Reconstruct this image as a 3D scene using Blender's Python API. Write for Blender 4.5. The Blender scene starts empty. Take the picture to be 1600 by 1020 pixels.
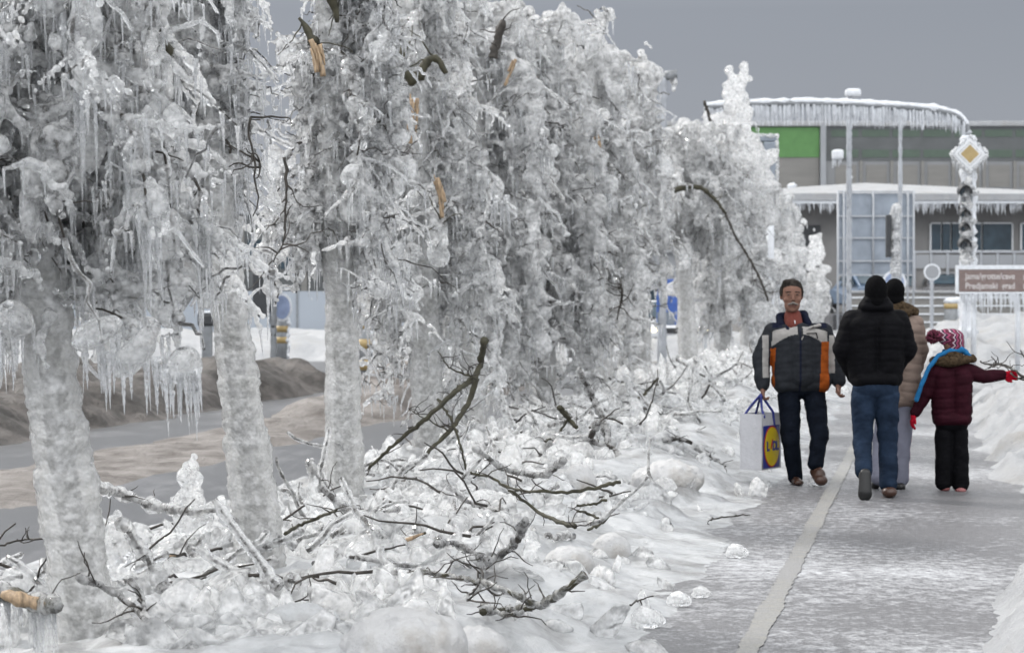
import bpy, bmesh, math, random
import numpy as np
from mathutils import Vector, Matrix, Euler

# ------------------------------------------------------------------ camera, sky, sun
S = bpy.context.scene
C = S.collection
F = 3400.0                      # focal length in photograph pixels (1600 wide)
CAMH = 1.6
PITCH = math.atan(50.0 / F)
cd = bpy.data.cameras.new("camera")
cam = bpy.data.objects.new("camera", cd)
C.objects.link(cam)
cam.location = (0, 0, CAMH)
cam.rotation_euler = (math.radians(90) - PITCH, 0, 0)
cd.sensor_width = 36
cd.lens = 36 * F / 1600
cd.clip_end = 3000
cd.dof.use_dof = True
cd.dof.focus_distance = 12.0
cd.dof.aperture_fstop = 5.0
S.camera = cam

SUN_EL, SUN_AZ = 40.0, -52.0    # azimuth from +Y (view direction), negative = left
w = bpy.data.worlds.new("World")
S.world = w
w.use_nodes = True
nt = w.node_tree
nt.nodes.clear()
out = nt.nodes.new("ShaderNodeOutputWorld")
bg = nt.nodes.new("ShaderNodeBackground")
sky = nt.nodes.new("ShaderNodeTexSky")
sky.sky_type = 'NISHITA'
sky.sun_disc = False
sky.sun_elevation = math.radians(SUN_EL)
sky.sun_rotation = math.radians(SUN_AZ)
sky.dust_density = 3.0
hs = nt.nodes.new("ShaderNodeHueSaturation"); hs.inputs['Saturation'].default_value = 0.35
# overcast deck: grey-blue low down, brighter overhead, with soft cloud structure
tc = nt.nodes.new("ShaderNodeTexCoord")
sep = nt.nodes.new("ShaderNodeSeparateXYZ")
ramp = nt.nodes.new("ShaderNodeValToRGB")
ramp.color_ramp.elements[0].position = 0.0
ramp.color_ramp.elements[0].color = (0.285, 0.298, 0.325, 1)
ramp.color_ramp.elements[1].position = 1.0
ramp.color_ramp.elements[1].color = (1.0, 1.0, 1.0, 1)
for p_, c_ in ((0.03, (0.262, 0.28, 0.315)), (0.13, (0.212, 0.231, 0.268)), (0.24, (0.62, 0.64, 0.67)), (0.5, (1.0, 1.02, 1.04))):
    e_ = ramp.color_ramp.elements.new(p_); e_.color = (*c_, 1)
nz = nt.nodes.new("ShaderNodeTexNoise"); nz.inputs['Scale'].default_value = 2.2; nz.inputs['Detail'].default_value = 4
mp = nt.nodes.new("ShaderNodeMapping"); mp.inputs['Scale'].default_value = (1, 1, 3.5)
mr = nt.nodes.new("ShaderNodeMapRange"); mr.inputs['To Min'].default_value = 0.9; mr.inputs['To Max'].default_value = 1.1
mul = nt.nodes.new("ShaderNodeVectorMath"); mul.operation = 'MULTIPLY'
scl = nt.nodes.new("ShaderNodeVectorMath"); scl.operation = 'SCALE'; scl.inputs['Scale'].default_value = 12.0
mix = nt.nodes.new("ShaderNodeMix"); mix.data_type = 'RGBA'; mix.inputs['Factor'].default_value = 0.88
L = nt.links.new
L(tc.outputs['Generated'], sep.inputs[0]); L(sep.outputs['Z'], ramp.inputs['Fac'])
L(tc.outputs['Generated'], mp.inputs['Vector']); L(mp.outputs[0], nz.inputs['Vector']); L(nz.outputs['Fac'], mr.inputs['Value'])
L(ramp.outputs['Color'], mul.inputs[0]); L(mr.outputs[0], mul.inputs[1]); L(mul.outputs[0], scl.inputs[0])
# added fill light: sky behind the camera is boosted to brighten the tree fronts
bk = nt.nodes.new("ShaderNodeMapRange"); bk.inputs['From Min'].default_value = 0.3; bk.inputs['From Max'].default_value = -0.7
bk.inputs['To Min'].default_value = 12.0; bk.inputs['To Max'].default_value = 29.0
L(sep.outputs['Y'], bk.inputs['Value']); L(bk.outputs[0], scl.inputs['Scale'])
L(sky.outputs['Color'], hs.inputs['Color'])
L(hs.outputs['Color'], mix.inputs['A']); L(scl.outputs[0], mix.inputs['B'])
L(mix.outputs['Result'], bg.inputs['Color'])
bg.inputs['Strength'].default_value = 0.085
L(bg.outputs[0], out.inputs[0])

sd = bpy.data.lights.new("sun", 'SUN')
sd.energy = 2.3
sd.angle = math.radians(5)
sd.color = (1.0, 0.965, 0.92)
sun = bpy.data.objects.new("sun", sd)
C.objects.link(sun)
el, az = math.radians(SUN_EL), math.radians(SUN_AZ)
dv = Vector((math.sin(az) * math.cos(el), math.cos(az) * math.cos(el), math.sin(el)))
sun.rotation_euler = dv.to_track_quat('Z', 'Y').to_euler()

S.view_settings.view_transform = 'Standard'
S.view_settings.look = 'None'
S.view_settings.gamma = 1
S.view_settings.exposure = 0.4
S.render.engine = 'CYCLES'
S.cycles.use_denoising = True
S.cycles.max_bounces = 14
S.cycles.use_adaptive_sampling = True
S.cycles.adaptive_threshold = 0.04
S.cycles.blur_glossy = 1.0
S.cycles.transmission_bounces = 12
S.cycles.glossy_bounces = 6
S.cycles.diffuse_bounces = 8
S.cycles.transparent_max_bounces = 8
S.cycles.caustics_reflective = True
S.cycles.caustics_refractive = True
S.cycles.sample_clamp_indirect = 5

# ------------------------------------------------------------------ helpers
def at(px, py, Y):
    u = (px - 800) / F; v = (510 - py) / F
    d = Vector((u, math.cos(PITCH) + v * math.sin(PITCH), -math.sin(PITCH) + v * math.cos(PITCH)))
    k = Y / d.y
    return Vector((d.x * k, Y, CAMH + d.z * k))

def gnd(px, py):                 # ground point under a pixel
    u = (px - 800) / F; v = (510 - py) / F
    d = Vector((u, math.cos(PITCH) + v * math.sin(PITCH), -math.sin(PITCH) + v * math.cos(PITCH)))
    k = -CAMH / d.z
    return Vector((d.x * k, d.y * k, 0))

SL = 0.19                        # the path heads this far right per metre forward
def sxy(s, Y): return s + SL * Y

class NM:                        # numpy mesh collector
    def __init__(self): self.v = []; self.f = {3: [], 4: []}; self.n = 0; self.ng = []
    def add(self, V, Fs):
        V = np.asarray(V, dtype=np.float64); Fs = np.asarray(Fs)
        self.v.append(V); self.f[Fs.shape[1]].append(Fs + self.n); self.n += len(V)
    def addn(self, V, faces):
        V = np.asarray(V, dtype=np.float64); self.v.append(V)
        for f in faces:
            f = [i + self.n for i in f]
            if len(f) in (3, 4): self.f[len(f)].append(np.array([f]))
            else: self.ng.append(f)
        self.n += len(V)
    def mesh(self, name, smooth=True):
        me = bpy.data.meshes.new(name)
        if not self.n: return me
        V = np.concatenate(self.v)
        loops = []; tot = []
        for k in (3, 4):
            if self.f[k]:
                A = np.concatenate(self.f[k]); loops.append(A.ravel()); tot.append(np.full(len(A), k))
        for f in self.ng: loops.append(np.array(f)); tot.append(np.array([len(f)]))
        loops = np.concatenate(loops).astype(np.int32); tot = np.concatenate(tot).astype(np.int32)
        me.vertices.add(len(V)); me.vertices.foreach_set("co", V.astype(np.float32).ravel())
        me.loops.add(len(loops)); me.loops.foreach_set("vertex_index", loops)
        me.polygons.add(len(tot))
        st = np.concatenate([[0], np.cumsum(tot)[:-1]]).astype(np.int32)
        me.polygons.foreach_set("loop_start", st)
        me.polygons.foreach_set("loop_total", tot)
        me.polygons.foreach_set("use_smooth", np.full(len(tot), smooth))
        me.update(calc_edges=True); me.validate()
        return me
    def build(self, name, mat, parent=None, loc=None, smooth=True, kind=None, inv=True):
        return mkobj(name, self.mesh(name, smooth), mat, parent, loc, kind)

def mkobj(name, me, mat, parent=None, loc=None, kind=None):
    o = bpy.data.objects.new(name, me); C.objects.link(o)
    if mat is not None and not me.materials:
        me.materials.append(mat)
    if loc is not None: o.location = loc
    if parent is not None: o.parent = parent
    if kind: o['kind'] = kind
    return o

def tag(o, label=None, cat=None, group=None, kind=None):
    if label: o['label'] = label
    if cat: o['category'] = cat
    if group: o['group'] = group
    if kind: o['kind'] = kind
    return o

def empty(name, loc, label=None, cat=None, group=None, rz=0):
    o = bpy.data.objects.new(name, None); C.objects.link(o)
    o.location = loc; o.rotation_euler = (0, 0, rz); o.empty_display_size = 0.2
    return tag(o, label, cat, group)

def copy_tree(o, parent=None):
    c = o.copy(); C.objects.link(c); c.parent = parent
    for ch in list(o.children): copy_tree(ch, c)
    return c

_ico = {}
def ico(sub):
    if sub not in _ico:
        bm = bmesh.new(); bmesh.ops.create_icosphere(bm, subdivisions=sub, radius=1)
        _ico[sub] = (np.array([v.co[:] for v in bm.verts]), np.array([[v.index for v in f.verts] for f in bm.faces])); bm.free()
    return _ico[sub]

def rotmats(rng, n, zr=None, tilt=math.pi):
    q = rng.normal(size=(n, 4)); q /= np.linalg.norm(q, axis=1)[:, None]
    a, b, c, d = q.T
    return np.stack([np.stack([1-2*(c*c+d*d), 2*(b*c-a*d), 2*(b*d+a*c)], -1),
                     np.stack([2*(b*c+a*d), 1-2*(b*b+d*d), 2*(c*d-a*b)], -1),
                     np.stack([2*(b*d-a*c), 2*(c*d+a*b), 1-2*(b*b+c*c)], -1)], 1)

def blobs(nm, rng, P, R3, sub=2, rough=0.15, rot=True):
    """P (n,3) centres, R3 (n,3) radii"""
    P = np.asarray(P, float).reshape(-1, 3); R3 = np.asarray(R3, float).reshape(-1, 3)
    n = len(P)
    if not n: return
    V, Fc = ico(sub)
    W = np.repeat(V[None], n, 0) * (1 + rough * rng.normal(size=(n, len(V), 1)))
    W = W * R3[:, None, :]
    if rot:
        M = rotmats(rng, n)
        W = np.einsum('nij,nkj->nki', M, W)
    W = W + P[:, None, :]
    FF = Fc[None] + (np.arange(n) * len(V))[:, None, None]
    nm.add(W.reshape(-1, 3), FF.reshape(-1, 3))

def tube(nm, pts, rad, sides=6, rng=None, jit=0.0, cap=True):
    P = np.asarray([tuple(p) for p in pts], float); n = len(P)
    rad = np.asarray(rad, float) * np.ones(n)
    T = np.gradient(P, axis=0); T /= (np.linalg.norm(T, axis=1)[:, None] + 1e-12)
    ref = np.array([0.0, 0, 1]) if abs(T[0, 2]) < 0.9 else np.array([1.0, 0, 0])
    u = np.cross(T[0], ref); u /= np.linalg.norm(u)
    U = []
    for i in range(n):
        u = u - T[i] * np.dot(u, T[i]); u /= (np.linalg.norm(u) + 1e-12); U.append(u)
    U = np.array(U); W = np.cross(T, U)
    a = np.linspace(0, 2*math.pi, sides, endpoint=False)
    r = rad[:, None] * np.ones((n, sides))
    if jit and rng is not None: r = r * (1 + jit * rng.normal(size=(n, sides)))
    V = P[:, None, :] + r[:, :, None] * (np.cos(a)[None, :, None] * U[:, None, :] + np.sin(a)[None, :, None] * W[:, None, :])
    V = V.reshape(-1, 3)
    i = np.arange(n-1)[:, None]; j = np.arange(sides)[None, :]; k = (j + 1) % sides
    Q = np.stack([i*sides + j, i*sides + k, (i+1)*sides + k, (i+1)*sides + j], -1).reshape(-1, 4)
    base = nm.n
    nm.add(V, Q)
    if cap:
        nm.ng.append([base + x for x in range(sides)][::-1])
        nm.ng.append([base + (n-1)*sides + x for x in range(sides)])

def icicles(nm, rng, P, Lr, Rr, sides=5, rings=8, tilt=0.04):
    """many hanging icicles at once; P (n,3) roots"""
    P = np.asarray(P, float).reshape(-1, 3); n = len(P)
    if not n: return
    Lr = np.asarray(Lr, float).reshape(n); Rr = np.asarray(Rr, float).reshape(n)
    t = np.linspace(0, 1, rings)
    prof = np.maximum((1 - t) ** 0.75, 0.06)
    rip = 1 + 0.16 * np.cos(np.arange(rings) * math.pi)[None, :] * np.ones((n, 1)) + 0.10 * rng.normal(size=(n, rings))
    r = Rr[:, None] * prof[None] * rip
    tl = rng.normal(size=(n, 2)) * tilt + np.array([0.03, 0])
    a = np.linspace(0, 2*math.pi, sides, endpoint=False)
    Z = -t[None, :] * Lr[:, None]
    X = P[:, 0, None, None] + (tl[:, 0, None] * -Z)[:, :, None] + r[:, :, None] * np.cos(a)
    Y = P[:, 1, None, None] + (tl[:, 1, None] * -Z)[:, :, None] + r[:, :, None] * np.sin(a)
    ZZ = P[:, 2, None, None] + Z[:, :, None] + 0 * X
    V = np.stack([X, Y, ZZ], -1).reshape(-1, 3)
    i = np.arange(rings-1)[:, None]; j = np.arange(sides)[None, :]; k = (j + 1) % sides
    Q = np.stack([i*sides + j, (i+1)*sides + j, (i+1)*sides + k, i*sides + k], -1).reshape(-1, 4)
    FF = Q[None] + (np.arange(n) * sides * rings)[:, None, None]
    nm.add(V, FF.reshape(-1, 4))

def remesh(me, voxel, smooth_it=2, fac=0.5, mode='VOXEL'):
    o = bpy.data.objects.new("tmp", me); C.objects.link(o)
    m = o.modifiers.new("r", 'REMESH'); m.mode = 'VOXEL'; m.voxel_size = voxel; m.use_smooth_shade = True
    if smooth_it:
        s = o.modifiers.new("s", 'SMOOTH'); s.iterations = smooth_it; s.factor = fac
    dg = bpy.context.evaluated_depsgraph_get()
    ev = o.evaluated_get(dg)
    r = bpy.data.meshes.new_from_object(ev)
    bpy.data.objects.remove(o); bpy.data.meshes.remove(me)
    r.polygons.foreach_set("use_smooth", np.full(len(r.polygons), True))
    return r

# value noise ---------------------------------------------------------------
_rn = np.random.default_rng(5)
_perm = _rn.random((256, 256))
def vn2(x, y):
    xi = np.floor(x).astype(int); yi = np.floor(y).astype(int)
    fx = x - xi; fy = y - yi
    fx = fx*fx*(3-2*fx); fy = fy*fy*(3-2*fy)
    g = lambda a, b: _perm[a & 255, b & 255]
    return (g(xi, yi)*(1-fx)+g(xi+1, yi)*fx)*(1-fy) + (g(xi, yi+1)*(1-fx)+g(xi+1, yi+1)*fx)*fy
def fbm(x, y, oct=4, gain=0.5):
    a = 1; s = 0; t = 0
    for i in range(oct):
        s = s + a * vn2(x * 2**i + 17.3*i, y * 2**i - 9.1*i); t += a; a *= gain
    return s / t

# ------------------------------------------------------------------ materials
def mat(name):
    m = bpy.data.materials.new(name); m.use_nodes = True
    n = m.node_tree; n.nodes.clear()
    o = n.nodes.new("ShaderNodeOutputMaterial")
    p = n.nodes.new("ShaderNodeBsdfPrincipled")
    n.links.new(p.outputs[0], o.inputs[0])
    return m, n, p, o

def tnoise(n, scale, detail=3, rough=0.55, vec=None, stretch=None):
    t = n.nodes.new("ShaderNodeTexNoise")
    t.inputs['Scale'].default_value = scale; t.inputs['Detail'].default_value = detail; t.inputs['Roughness'].default_value = rough
    g = n.nodes.new("ShaderNodeTexCoord")
    mp = n.nodes.new("ShaderNodeMapping"); mp.inputs['Scale'].default_value = stretch or (1, 1, 1)
    n.links.new(g.outputs['Object'], mp.inputs['Vector']); n.links.new(mp.outputs[0], t.inputs['Vector'])
    return t

def tramp(n, src, stops):
    r = n.nodes.new("ShaderNodeValToRGB")
    e = r.color_ramp.elements
    e[0].position, e[0].color = stops[0][0], (*stops[0][1], 1)
    e[1].position, e[1].color = stops[-1][0], (*stops[-1][1], 1)
    for p_, c_ in stops[1:-1]:
        x = e.new(p_); x.color = (*c_, 1)
    n.links.new(src, r.inputs['Fac'])
    return r

def bump(n, src, p, strength, dist):
    b = n.nodes.new("ShaderNodeBump"); b.inputs['Strength'].default_value = strength; b.inputs['Distance'].default_value = dist
    n.links.new(src, b.inputs['Height']); n.links.new(b.outputs[0], p.inputs['Normal'])
    return b

def g3(v): return (v, v, v)

def simple(name, col, rough=0.6, metal=0, var=0.15, scale=8, bstr=0.0, bdist=0.01, coat=0, spec=None, stretch=None, bscale=None):
    m, n, p, o = mat(name)
    t = tnoise(n, scale, 4, stretch=stretch)
    c0 = tuple(max(0, c * (1 - var)) for c in col); c1 = tuple(min(1, c * (1 + var)) for c in col)
    r = tramp(n, t.outputs['Fac'], [(0.3, c0), (0.7, c1)])
    n.links.new(r.outputs[0], p.inputs['Base Color'])
    p.inputs['Roughness'].default_value = rough; p.inputs['Metallic'].default_value = metal
    if coat: p.inputs['Coat Weight'].default_value = coat
    if spec is not None: p.inputs['Specular IOR Level'].default_value = spec
    if bstr:
        t2 = tnoise(n, bscale or scale * 4, 3); bump(n, t2.outputs['Fac'], p, bstr, bdist)
    return m

def ice_mat(name, milk0, milk1, lo, hi, rough, scale, cells, bstr, bdist, spots=None):
    """milky part (diffuse + translucent) mixed by cloudy noise with clear refracting ice; pebbly bump"""
    m, n, p, o = mat(name)
    t = tnoise(n, scale, 5, 0.65)
    r = tramp(n, t.outputs['Fac'], [(0.3, milk0), (0.65, milk1)])
    p.inputs['Base Color'].default_value = (0.97, 0.98, 0.985, 1)
    p.inputs['Transmission Weight'].default_value = 1.0
    p.inputs['Roughness'].default_value = rough; p.inputs['IOR'].default_value = 1.31
    df = n.nodes.new("ShaderNodeBsdfDiffuse"); tl = n.nodes.new("ShaderNodeBsdfTranslucent"); gl = n.nodes.new("ShaderNodeBsdfGlossy")
    gl.inputs['Roughness'].default_value = rough
    n.links.new(r.outputs[0], df.inputs['Color']); n.links.new(r.outputs[0], tl.inputs['Color'])
    m1 = n.nodes.new("ShaderNodeMixShader"); m1.inputs[0].default_value = 0.55
    n.links.new(df.outputs[0], m1.inputs[1]); n.links.new(tl.outputs[0], m1.inputs[2])
    fr = n.nodes.new("ShaderNodeFresnel"); fr.inputs['IOR'].default_value = 1.36
    m2 = n.nodes.new("ShaderNodeMixShader"); n.links.new(fr.outputs[0], m2.inputs[0])
    n.links.new(m1.outputs[0], m2.inputs[1]); n.links.new(gl.outputs[0], m2.inputs[2])
    t3 = tnoise(n, scale * 2.3, 4, 0.6)
    mr = n.nodes.new("ShaderNodeMapRange"); mr.inputs['From Min'].default_value = 0.36; mr.inputs['From Max'].default_value = 0.62
    mr.inputs['To Min'].default_value = lo; mr.inputs['To Max'].default_value = hi
    n.links.new(t3.outputs['Fac'], mr.inputs['Value'])
    m3 = n.nodes.new("ShaderNodeMixShader"); n.links.new(mr.outputs[0], m3.inputs[0])
    n.links.new(m2.outputs[0], m3.inputs[1]); n.links.new(p.outputs[0], m3.inputs[2])
    n.links.new(m3.outputs[0], o.inputs[0])
    vo = n.nodes.new("ShaderNodeTexVoronoi"); vo.feature = 'SMOOTH_F1'; vo.inputs['Scale'].default_value = cells; vo.inputs['Smoothness'].default_value = 0.5
    g = n.nodes.new("ShaderNodeTexCoord"); wn = tnoise(n, cells * 0.5, 2, 0.5)
    add = n.nodes.new("ShaderNodeMath"); add.operation = 'MULTIPLY_ADD'; add.inputs[1].default_value = 1.2
    n.links.new(g.outputs['Object'], vo.inputs['Vector'])
    n.links.new(wn.outputs['Fac'], add.inputs[0]); n.links.new(vo.outputs['Distance'], add.inputs[2])
    b = n.nodes.new("ShaderNodeBump"); b.inputs['Strength'].default_value = bstr; b.inputs['Distance'].default_value = bdist
    n.links.new(add.outputs[0], b.inputs['Height'])
    for q in (p, df, tl, gl): n.links.new(b.outputs[0], q.inputs['Normal'])
    n.links.new(b.outputs[0], fr.inputs['Normal'])
    return m

M = {}
M['ice'] = ice_mat('clear_ice', (0.96, 0.965, 0.965), (0.99, 0.99, 0.99), 0.22, 0.9, 0.02, 7, 34, 0.9, 0.010)
M['ice_far'] = ice_mat('clear_ice_far', (0.96, 0.965, 0.965), (0.99, 0.99, 0.99), 0.1, 0.7, 0.04, 5, 17, 1.0, 0.03)
M['icicle'] = ice_mat('icicle_ice', (0.92, 0.93, 0.94), (0.97, 0.97, 0.98), 0.6, 0.9, 0.03, 12, 50, 0.5, 0.006)
M['trunk_ice'] = ice_mat('trunk_ice', (0.66, 0.66, 0.64), (0.95, 0.95, 0.95), 0.05, 0.42, 0.04, 11, 50, 0.7, 0.007)
for n_ in M['trunk_ice'].node_tree.nodes:        # fracture blocks run round the trunk
    if n_.type == 'MAPPING': n_.inputs['Scale'].default_value = (1.0, 1.0, 1.0)
M['bark'] = simple('wet_bark', (0.028, 0.023, 0.018), 0.6, var=0.5, scale=25, bstr=0.8, bdist=0.006)
M['moss_bark'] = simple('mossy_bark', (0.034, 0.031, 0.016), 0.7, var=0.5, scale=18, bstr=0.8, bdist=0.006)
M['wood'] = simple('split_wood', (0.30, 0.215, 0.135), 0.6, var=0.5, scale=12, stretch=(6, 6, 1), bstr=0.6, bdist=0.006)
# ------------------------------------------------------------------ ice-laden trees
def trunk_pts(base, top, n, rng, wob=0.02):
    b = np.array(base); t = np.array(top)
    k = np.linspace(0, 1, n)[:, None]
    P = b + (t - b) * k
    P[:, :2] += wob * np.stack([np.sin(k[:, 0]*5 + rng.random()*6), np.cos(k[:, 0]*4 + rng.random()*6)], -1) * np.minimum(1, k*3)
    return P

def droop(rng, start, azim, reach, rise, zend, n=14):
    """a limb that leaves the trunk, rises and is bent down by the ice"""
    t = np.linspace(0, 1, n)
    s = np.sin(t * math.pi / 2) ** 0.9 * reach
    x = start[0] + s * math.cos(azim); y = start[1] + s * math.sin(azim)
    up = rise * np.sin(np.clip(t * 2.2, 0, math.pi)) 
    fall = (zend - start[2]) * np.clip((t - 0.18) / 0.82, 0, 1) ** 1.5
    z = start[2] + up + fall
    P = np.stack([x, y, z], -1)
    P += rng.normal(size=P.shape) * 0.018 * np.linspace(0.2, 1, n)[:, None]
    return P

def resample(P, step):
    d = np.linalg.norm(np.diff(P, axis=0), axis=1); c = np.concatenate([[0], np.cumsum(d)])
    n = max(2, int(c[-1] / step)); t = np.linspace(0, c[-1], n)
    return np.stack([np.interp(t, c, P[:, i]) for i in range(3)], -1)

def ice_tree(label, base, top, r0, r1, H0, H1, R, zlow, N, seed, azc=None, Rr=None, big=1.0, twig_n=1.0, extra=None,
             icl=1.0, sizef=1.0, bare=6, clear=0.0):
    rng = np.random.default_rng(seed)
    Y = base[1]; vox = max(0.009, Y * 0.00105)
    root = empty('ice_covered_tree', base, label, 'tree', 'ice covered trees along the path')
    B = np.array(base)
    TP = trunk_pts((0, 0, -0.1), (top[0]-base[0], top[1]-base[1], top[2]), 40, rng)
    def tp(z):
        i = np.interp(z, TP[:, 2], np.arange(len(TP))); a = int(min(i, len(TP)-2)); f = i - a
        return TP[a]*(1-f) + TP[a+1]*f
    # wood
    nw = NM(); tube(nw, TP, np.linspace(r0*0.42, r1*0.28, 40), 10, rng, 0.05)
    nw.build('trunk', M['bark'], root)
    # ice sheath round the trunk: scalloped, with fracture rings
    zt = top[2] - 0.1
    n = int(zt / max(0.012, vox*1.3)); sides = 44 if Y < 14 else (30 if Y < 25 else 16)
    zz = np.linspace(-0.05, zt, n); P = np.array([tp(z) for z in zz])
    th = np.linspace(0, 2*math.pi, sides, endpoint=False)
    rr = np.interp(zz, [0, zt], [r0, r1])[:, None] * np.ones((1, sides))
    rr = rr * (1 + 0.10 * np.exp(-zz / 0.12))[:, None]
    tx = th[None, :] / (2*math.pi)
    def per(fx, fz, o): # periodic noise in theta
        a = vn2(tx*fx + o, zz[:, None]*fz); b = vn2((tx-1)*fx + o, zz[:, None]*fz)
        return a*(1-tx) + b*tx
    rr = rr + 0.030*(per(5, 5, seed)-0.5) + 0.018*(per(12, 22, 3+seed)-0.5) + 0.020*(per(20, 45, 9+seed)-0.5)
    k = 0.0
    while k < zt:                                      # ring cracks
        k += rng.uniform(0.14, 0.34); off = (th/(2*math.pi)-0.5)*rng.uniform(-0.05, 0.05) + 0.012*np.sin(th*2+k*9)
        rr += -0.009*np.exp(-((zz[:, None]-k-off[None])/0.008)**2)
        rr += rng.uniform(-0.010, 0.010) * (zz[:, None] > k + off[None])
    V = P[:, None, :] + np.stack([rr*np.cos(th), rr*np.sin(th), 0*rr], -1)
    ns = NM(); i = np.arange(n-1)[:, None]; j = np.arange(sides)[None, :]; kk = (j+1) % sides
    ns.add(V.reshape(-1, 3), np.stack([i*sides+j, i*sides+kk, (i+1)*sides+kk, (i+1)*sides+j], -1).reshape(-1, 4))
    ns.build('trunk_ice', M['trunk_ice'], root)
    # limbs, drooping branches, blobs
    nb = NM(); ntw = NM(); nic = NM(); nl = NM()
    bp = []; br = []; shp = []; shr = []; ip = []; il = []; ir = []
    sc = sizef
    big = big * 0.8
    def iced_twig(s0, ln, rt, depth=0):
        """a short twig in any direction, bent by its ice sleeve"""
        az2 = rng.uniform(0, 2*math.pi); elv = rng.uniform(-0.9, 0.7)
        kn = 7; tt = np.linspace(0, 1, kn)
        dx = math.cos(elv); sag = rng.uniform(0.1, 0.6)
        T2 = s0 + np.stack([np.cos(az2)*ln*dx*tt, np.sin(az2)*ln*dx*tt, ln*(math.sin(elv)*tt - sag*tt**2)], -1)
        T2[1:] += rng.normal(size=(kn-1, 3))*0.012
        if rng.random() < 0.32: tube(ntw, T2, np.linspace(0.0055, 0.002, kn)*twr, 4)
        if rng.random() < 0.9:
            if rng.random() < 0.68:      # lumpy sleeve, fused into the crown
                T3 = resample(T2, 0.035*sc); r3 = rt*np.linspace(1.2, 0.7, len(T3))*rng.uniform(0.7, 1.3, len(T3))
                bp.append(T3); br.append(np.stack([r3, r3, r3*1.3], -1))
            else:                        # clear glassy sleeve
                T3 = resample(T2, 0.02*sc); r3 = rt*0.62*np.linspace(1.1, 0.6, len(T3))*(1+0.15*rng.normal(size=len(T3)))
                tube(nic, T3, np.maximum(r3, 0.004), 6)
            if rng.random() < 0.6*icl:
                k_ = rng.integers(1, 4); ix_ = rng.integers(1, kn, k_)
                ip.append(T2[ix_]); il.append(rng.uniform(0.04, 0.2, k_)); ir.append(rng.uniform(0.005, 0.011, k_)*twr)
        if depth == 0:
            for _ in range(rng.integers(0, 3)): iced_twig(T2[rng.integers(1, kn)], ln*rng.uniform(0.3, 0.6), rt*0.75, 1)
    twr = 1.0 if Y < 14 else (1.3 if Y < 25 else 1.8)
    for q in range(N):
        h = rng.uniform(H0, H1); st = tp(h)
        a = rng.uniform(0, 2*math.pi) if azc is None or rng.random() < 0.3 else rng.normal(azc, 0.9)
        if clear and math.sin(a) < -0.35 and rng.random() < clear: a = -a
        re = R * rng.uniform(0.25, 1.0)
        if Rr is not None: re *= Rr(a)
        if rng.random() < 0.42:
            ze = zlow + (h - zlow) * rng.uniform(0, 0.7)
        else:
            ze = max(zlow, h - rng.uniform(-0.3, 0.9))
        ze = max(ze + 0.12 * rng.normal(), 0.05)
        D = droop(rng, st, a, re, rng.uniform(0.0, 0.5), ze)
        tube(nl, D, np.linspace(0.016, 0.005, len(D))*(1.0 if Y < 18 else 0.6), 5)
        Q = resample(D, 0.05 * sc)
        m = len(Q); t = np.linspace(0, 1, m)
        rad = rng.uniform(0.026, 0.055, m) * (0.7 + 0.5*np.sin(t*math.pi)) * big
        bp.append(Q + rng.normal(size=Q.shape) * 0.02); br.append(np.stack([rad, rad, rad*1.2], -1))
        for _ in range(int(m * 0.85 * twig_n)):
            iced_twig(Q[rng.integers(1, m)], rng.uniform(0.12, 0.5)*min(1.0, 0.5+re), rng.uniform(0.014, 0.036)*big)
        nlp = rng.poisson(2.2*re/0.5 + 1)
        ix = rng.integers(0, m, nlp); rl = rng.uniform(0.045, 0.115, nlp)*big
        bp.append(Q[ix] + rng.normal(size=(nlp, 3))*0.05); br.append(np.stack([rl, rl*0.8, rl*rng.uniform(0.6, 1.3, nlp)], -1))
        nsh = rng.poisson(3.0)           # hanging plates and lobes of ice
        ix = rng.integers(m//3, m, nsh); rl = rng.uniform(0.05, 0.14, nsh)*big; sw = rng.random(nsh) < 0.5
        shp.append(Q[ix] + rng.normal(size=(nsh, 3))*0.05 - np.array([0, 0, 0.04])); shr.append(np.stack([np.where(sw, rl, rl*0.4), np.where(sw, rl*0.4, rl), rl*rng.uniform(0.8, 1.6, nsh)], -1))
        ni = rng.poisson(13*icl*max(0.4, re))
        c0 = rng.integers(0, m); ix = np.clip(c0 + rng.integers(-5, 6, ni), 0, m-1)
        if ni:
            ip.append(Q[ix] + rng.normal(size=(ni, 3))*np.array([0.03, 0.03, 0.01])); il.append(rng.uniform(0.08, 0.46, ni)); ir.append(rng.uniform(0.007, 0.016, ni)*twr)
    if extra is not None:
        for (P_, R_, nlen) in extra:
            bp.append(np.array([P_])-B); br.append(np.array([R_]))
            if nlen:
                n_ = nlen[0]; off = rng.uniform(-1, 1, n_)
                ip.append(np.array(P_)-B + np.stack([off*R_[0]*0.9, rng.normal(size=n_)*R_[1]*0.4, -R_[2]*0.6*(1-off**2)], -1))
                il.append(rng.uniform(nlen[1]*0.6, nlen[1], n_)); ir.append(rng.uniform(0.009, 0.016, n_))
    # ice on the upper trunk
    zc = np.arange(H0 + 0.2, top[2], 0.05*sc); 
    if len(zc):
        A = np.array([tp(z) for z in zc]) + rng.normal(size=(len(zc), 3))*0.03
        ra = rng.uniform(0.05, 0.085, len(zc))*big; bp.append(A); br.append(np.stack([ra, ra, ra*1.4], -1))
    bp = np.concatenate(bp); br = np.concatenate(br)
    # random drop of a patch so gaps stay open
    blobs(nb, rng, bp, br, 2, 0.10)
    blobs(nb, rng, np.concatenate(shp), np.concatenate(shr), 2, 0.10, rot=False)
    icicles(nic, rng, np.concatenate(ip), np.concatenate(il), np.concatenate(ir), 5 if Y > 14 else 6, 14 if Y < 14 else 8)
    me = remesh(nb.mesh('crown_ice'), vox, 1, 0.4)
    me.name = 'crown_ice'
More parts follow.
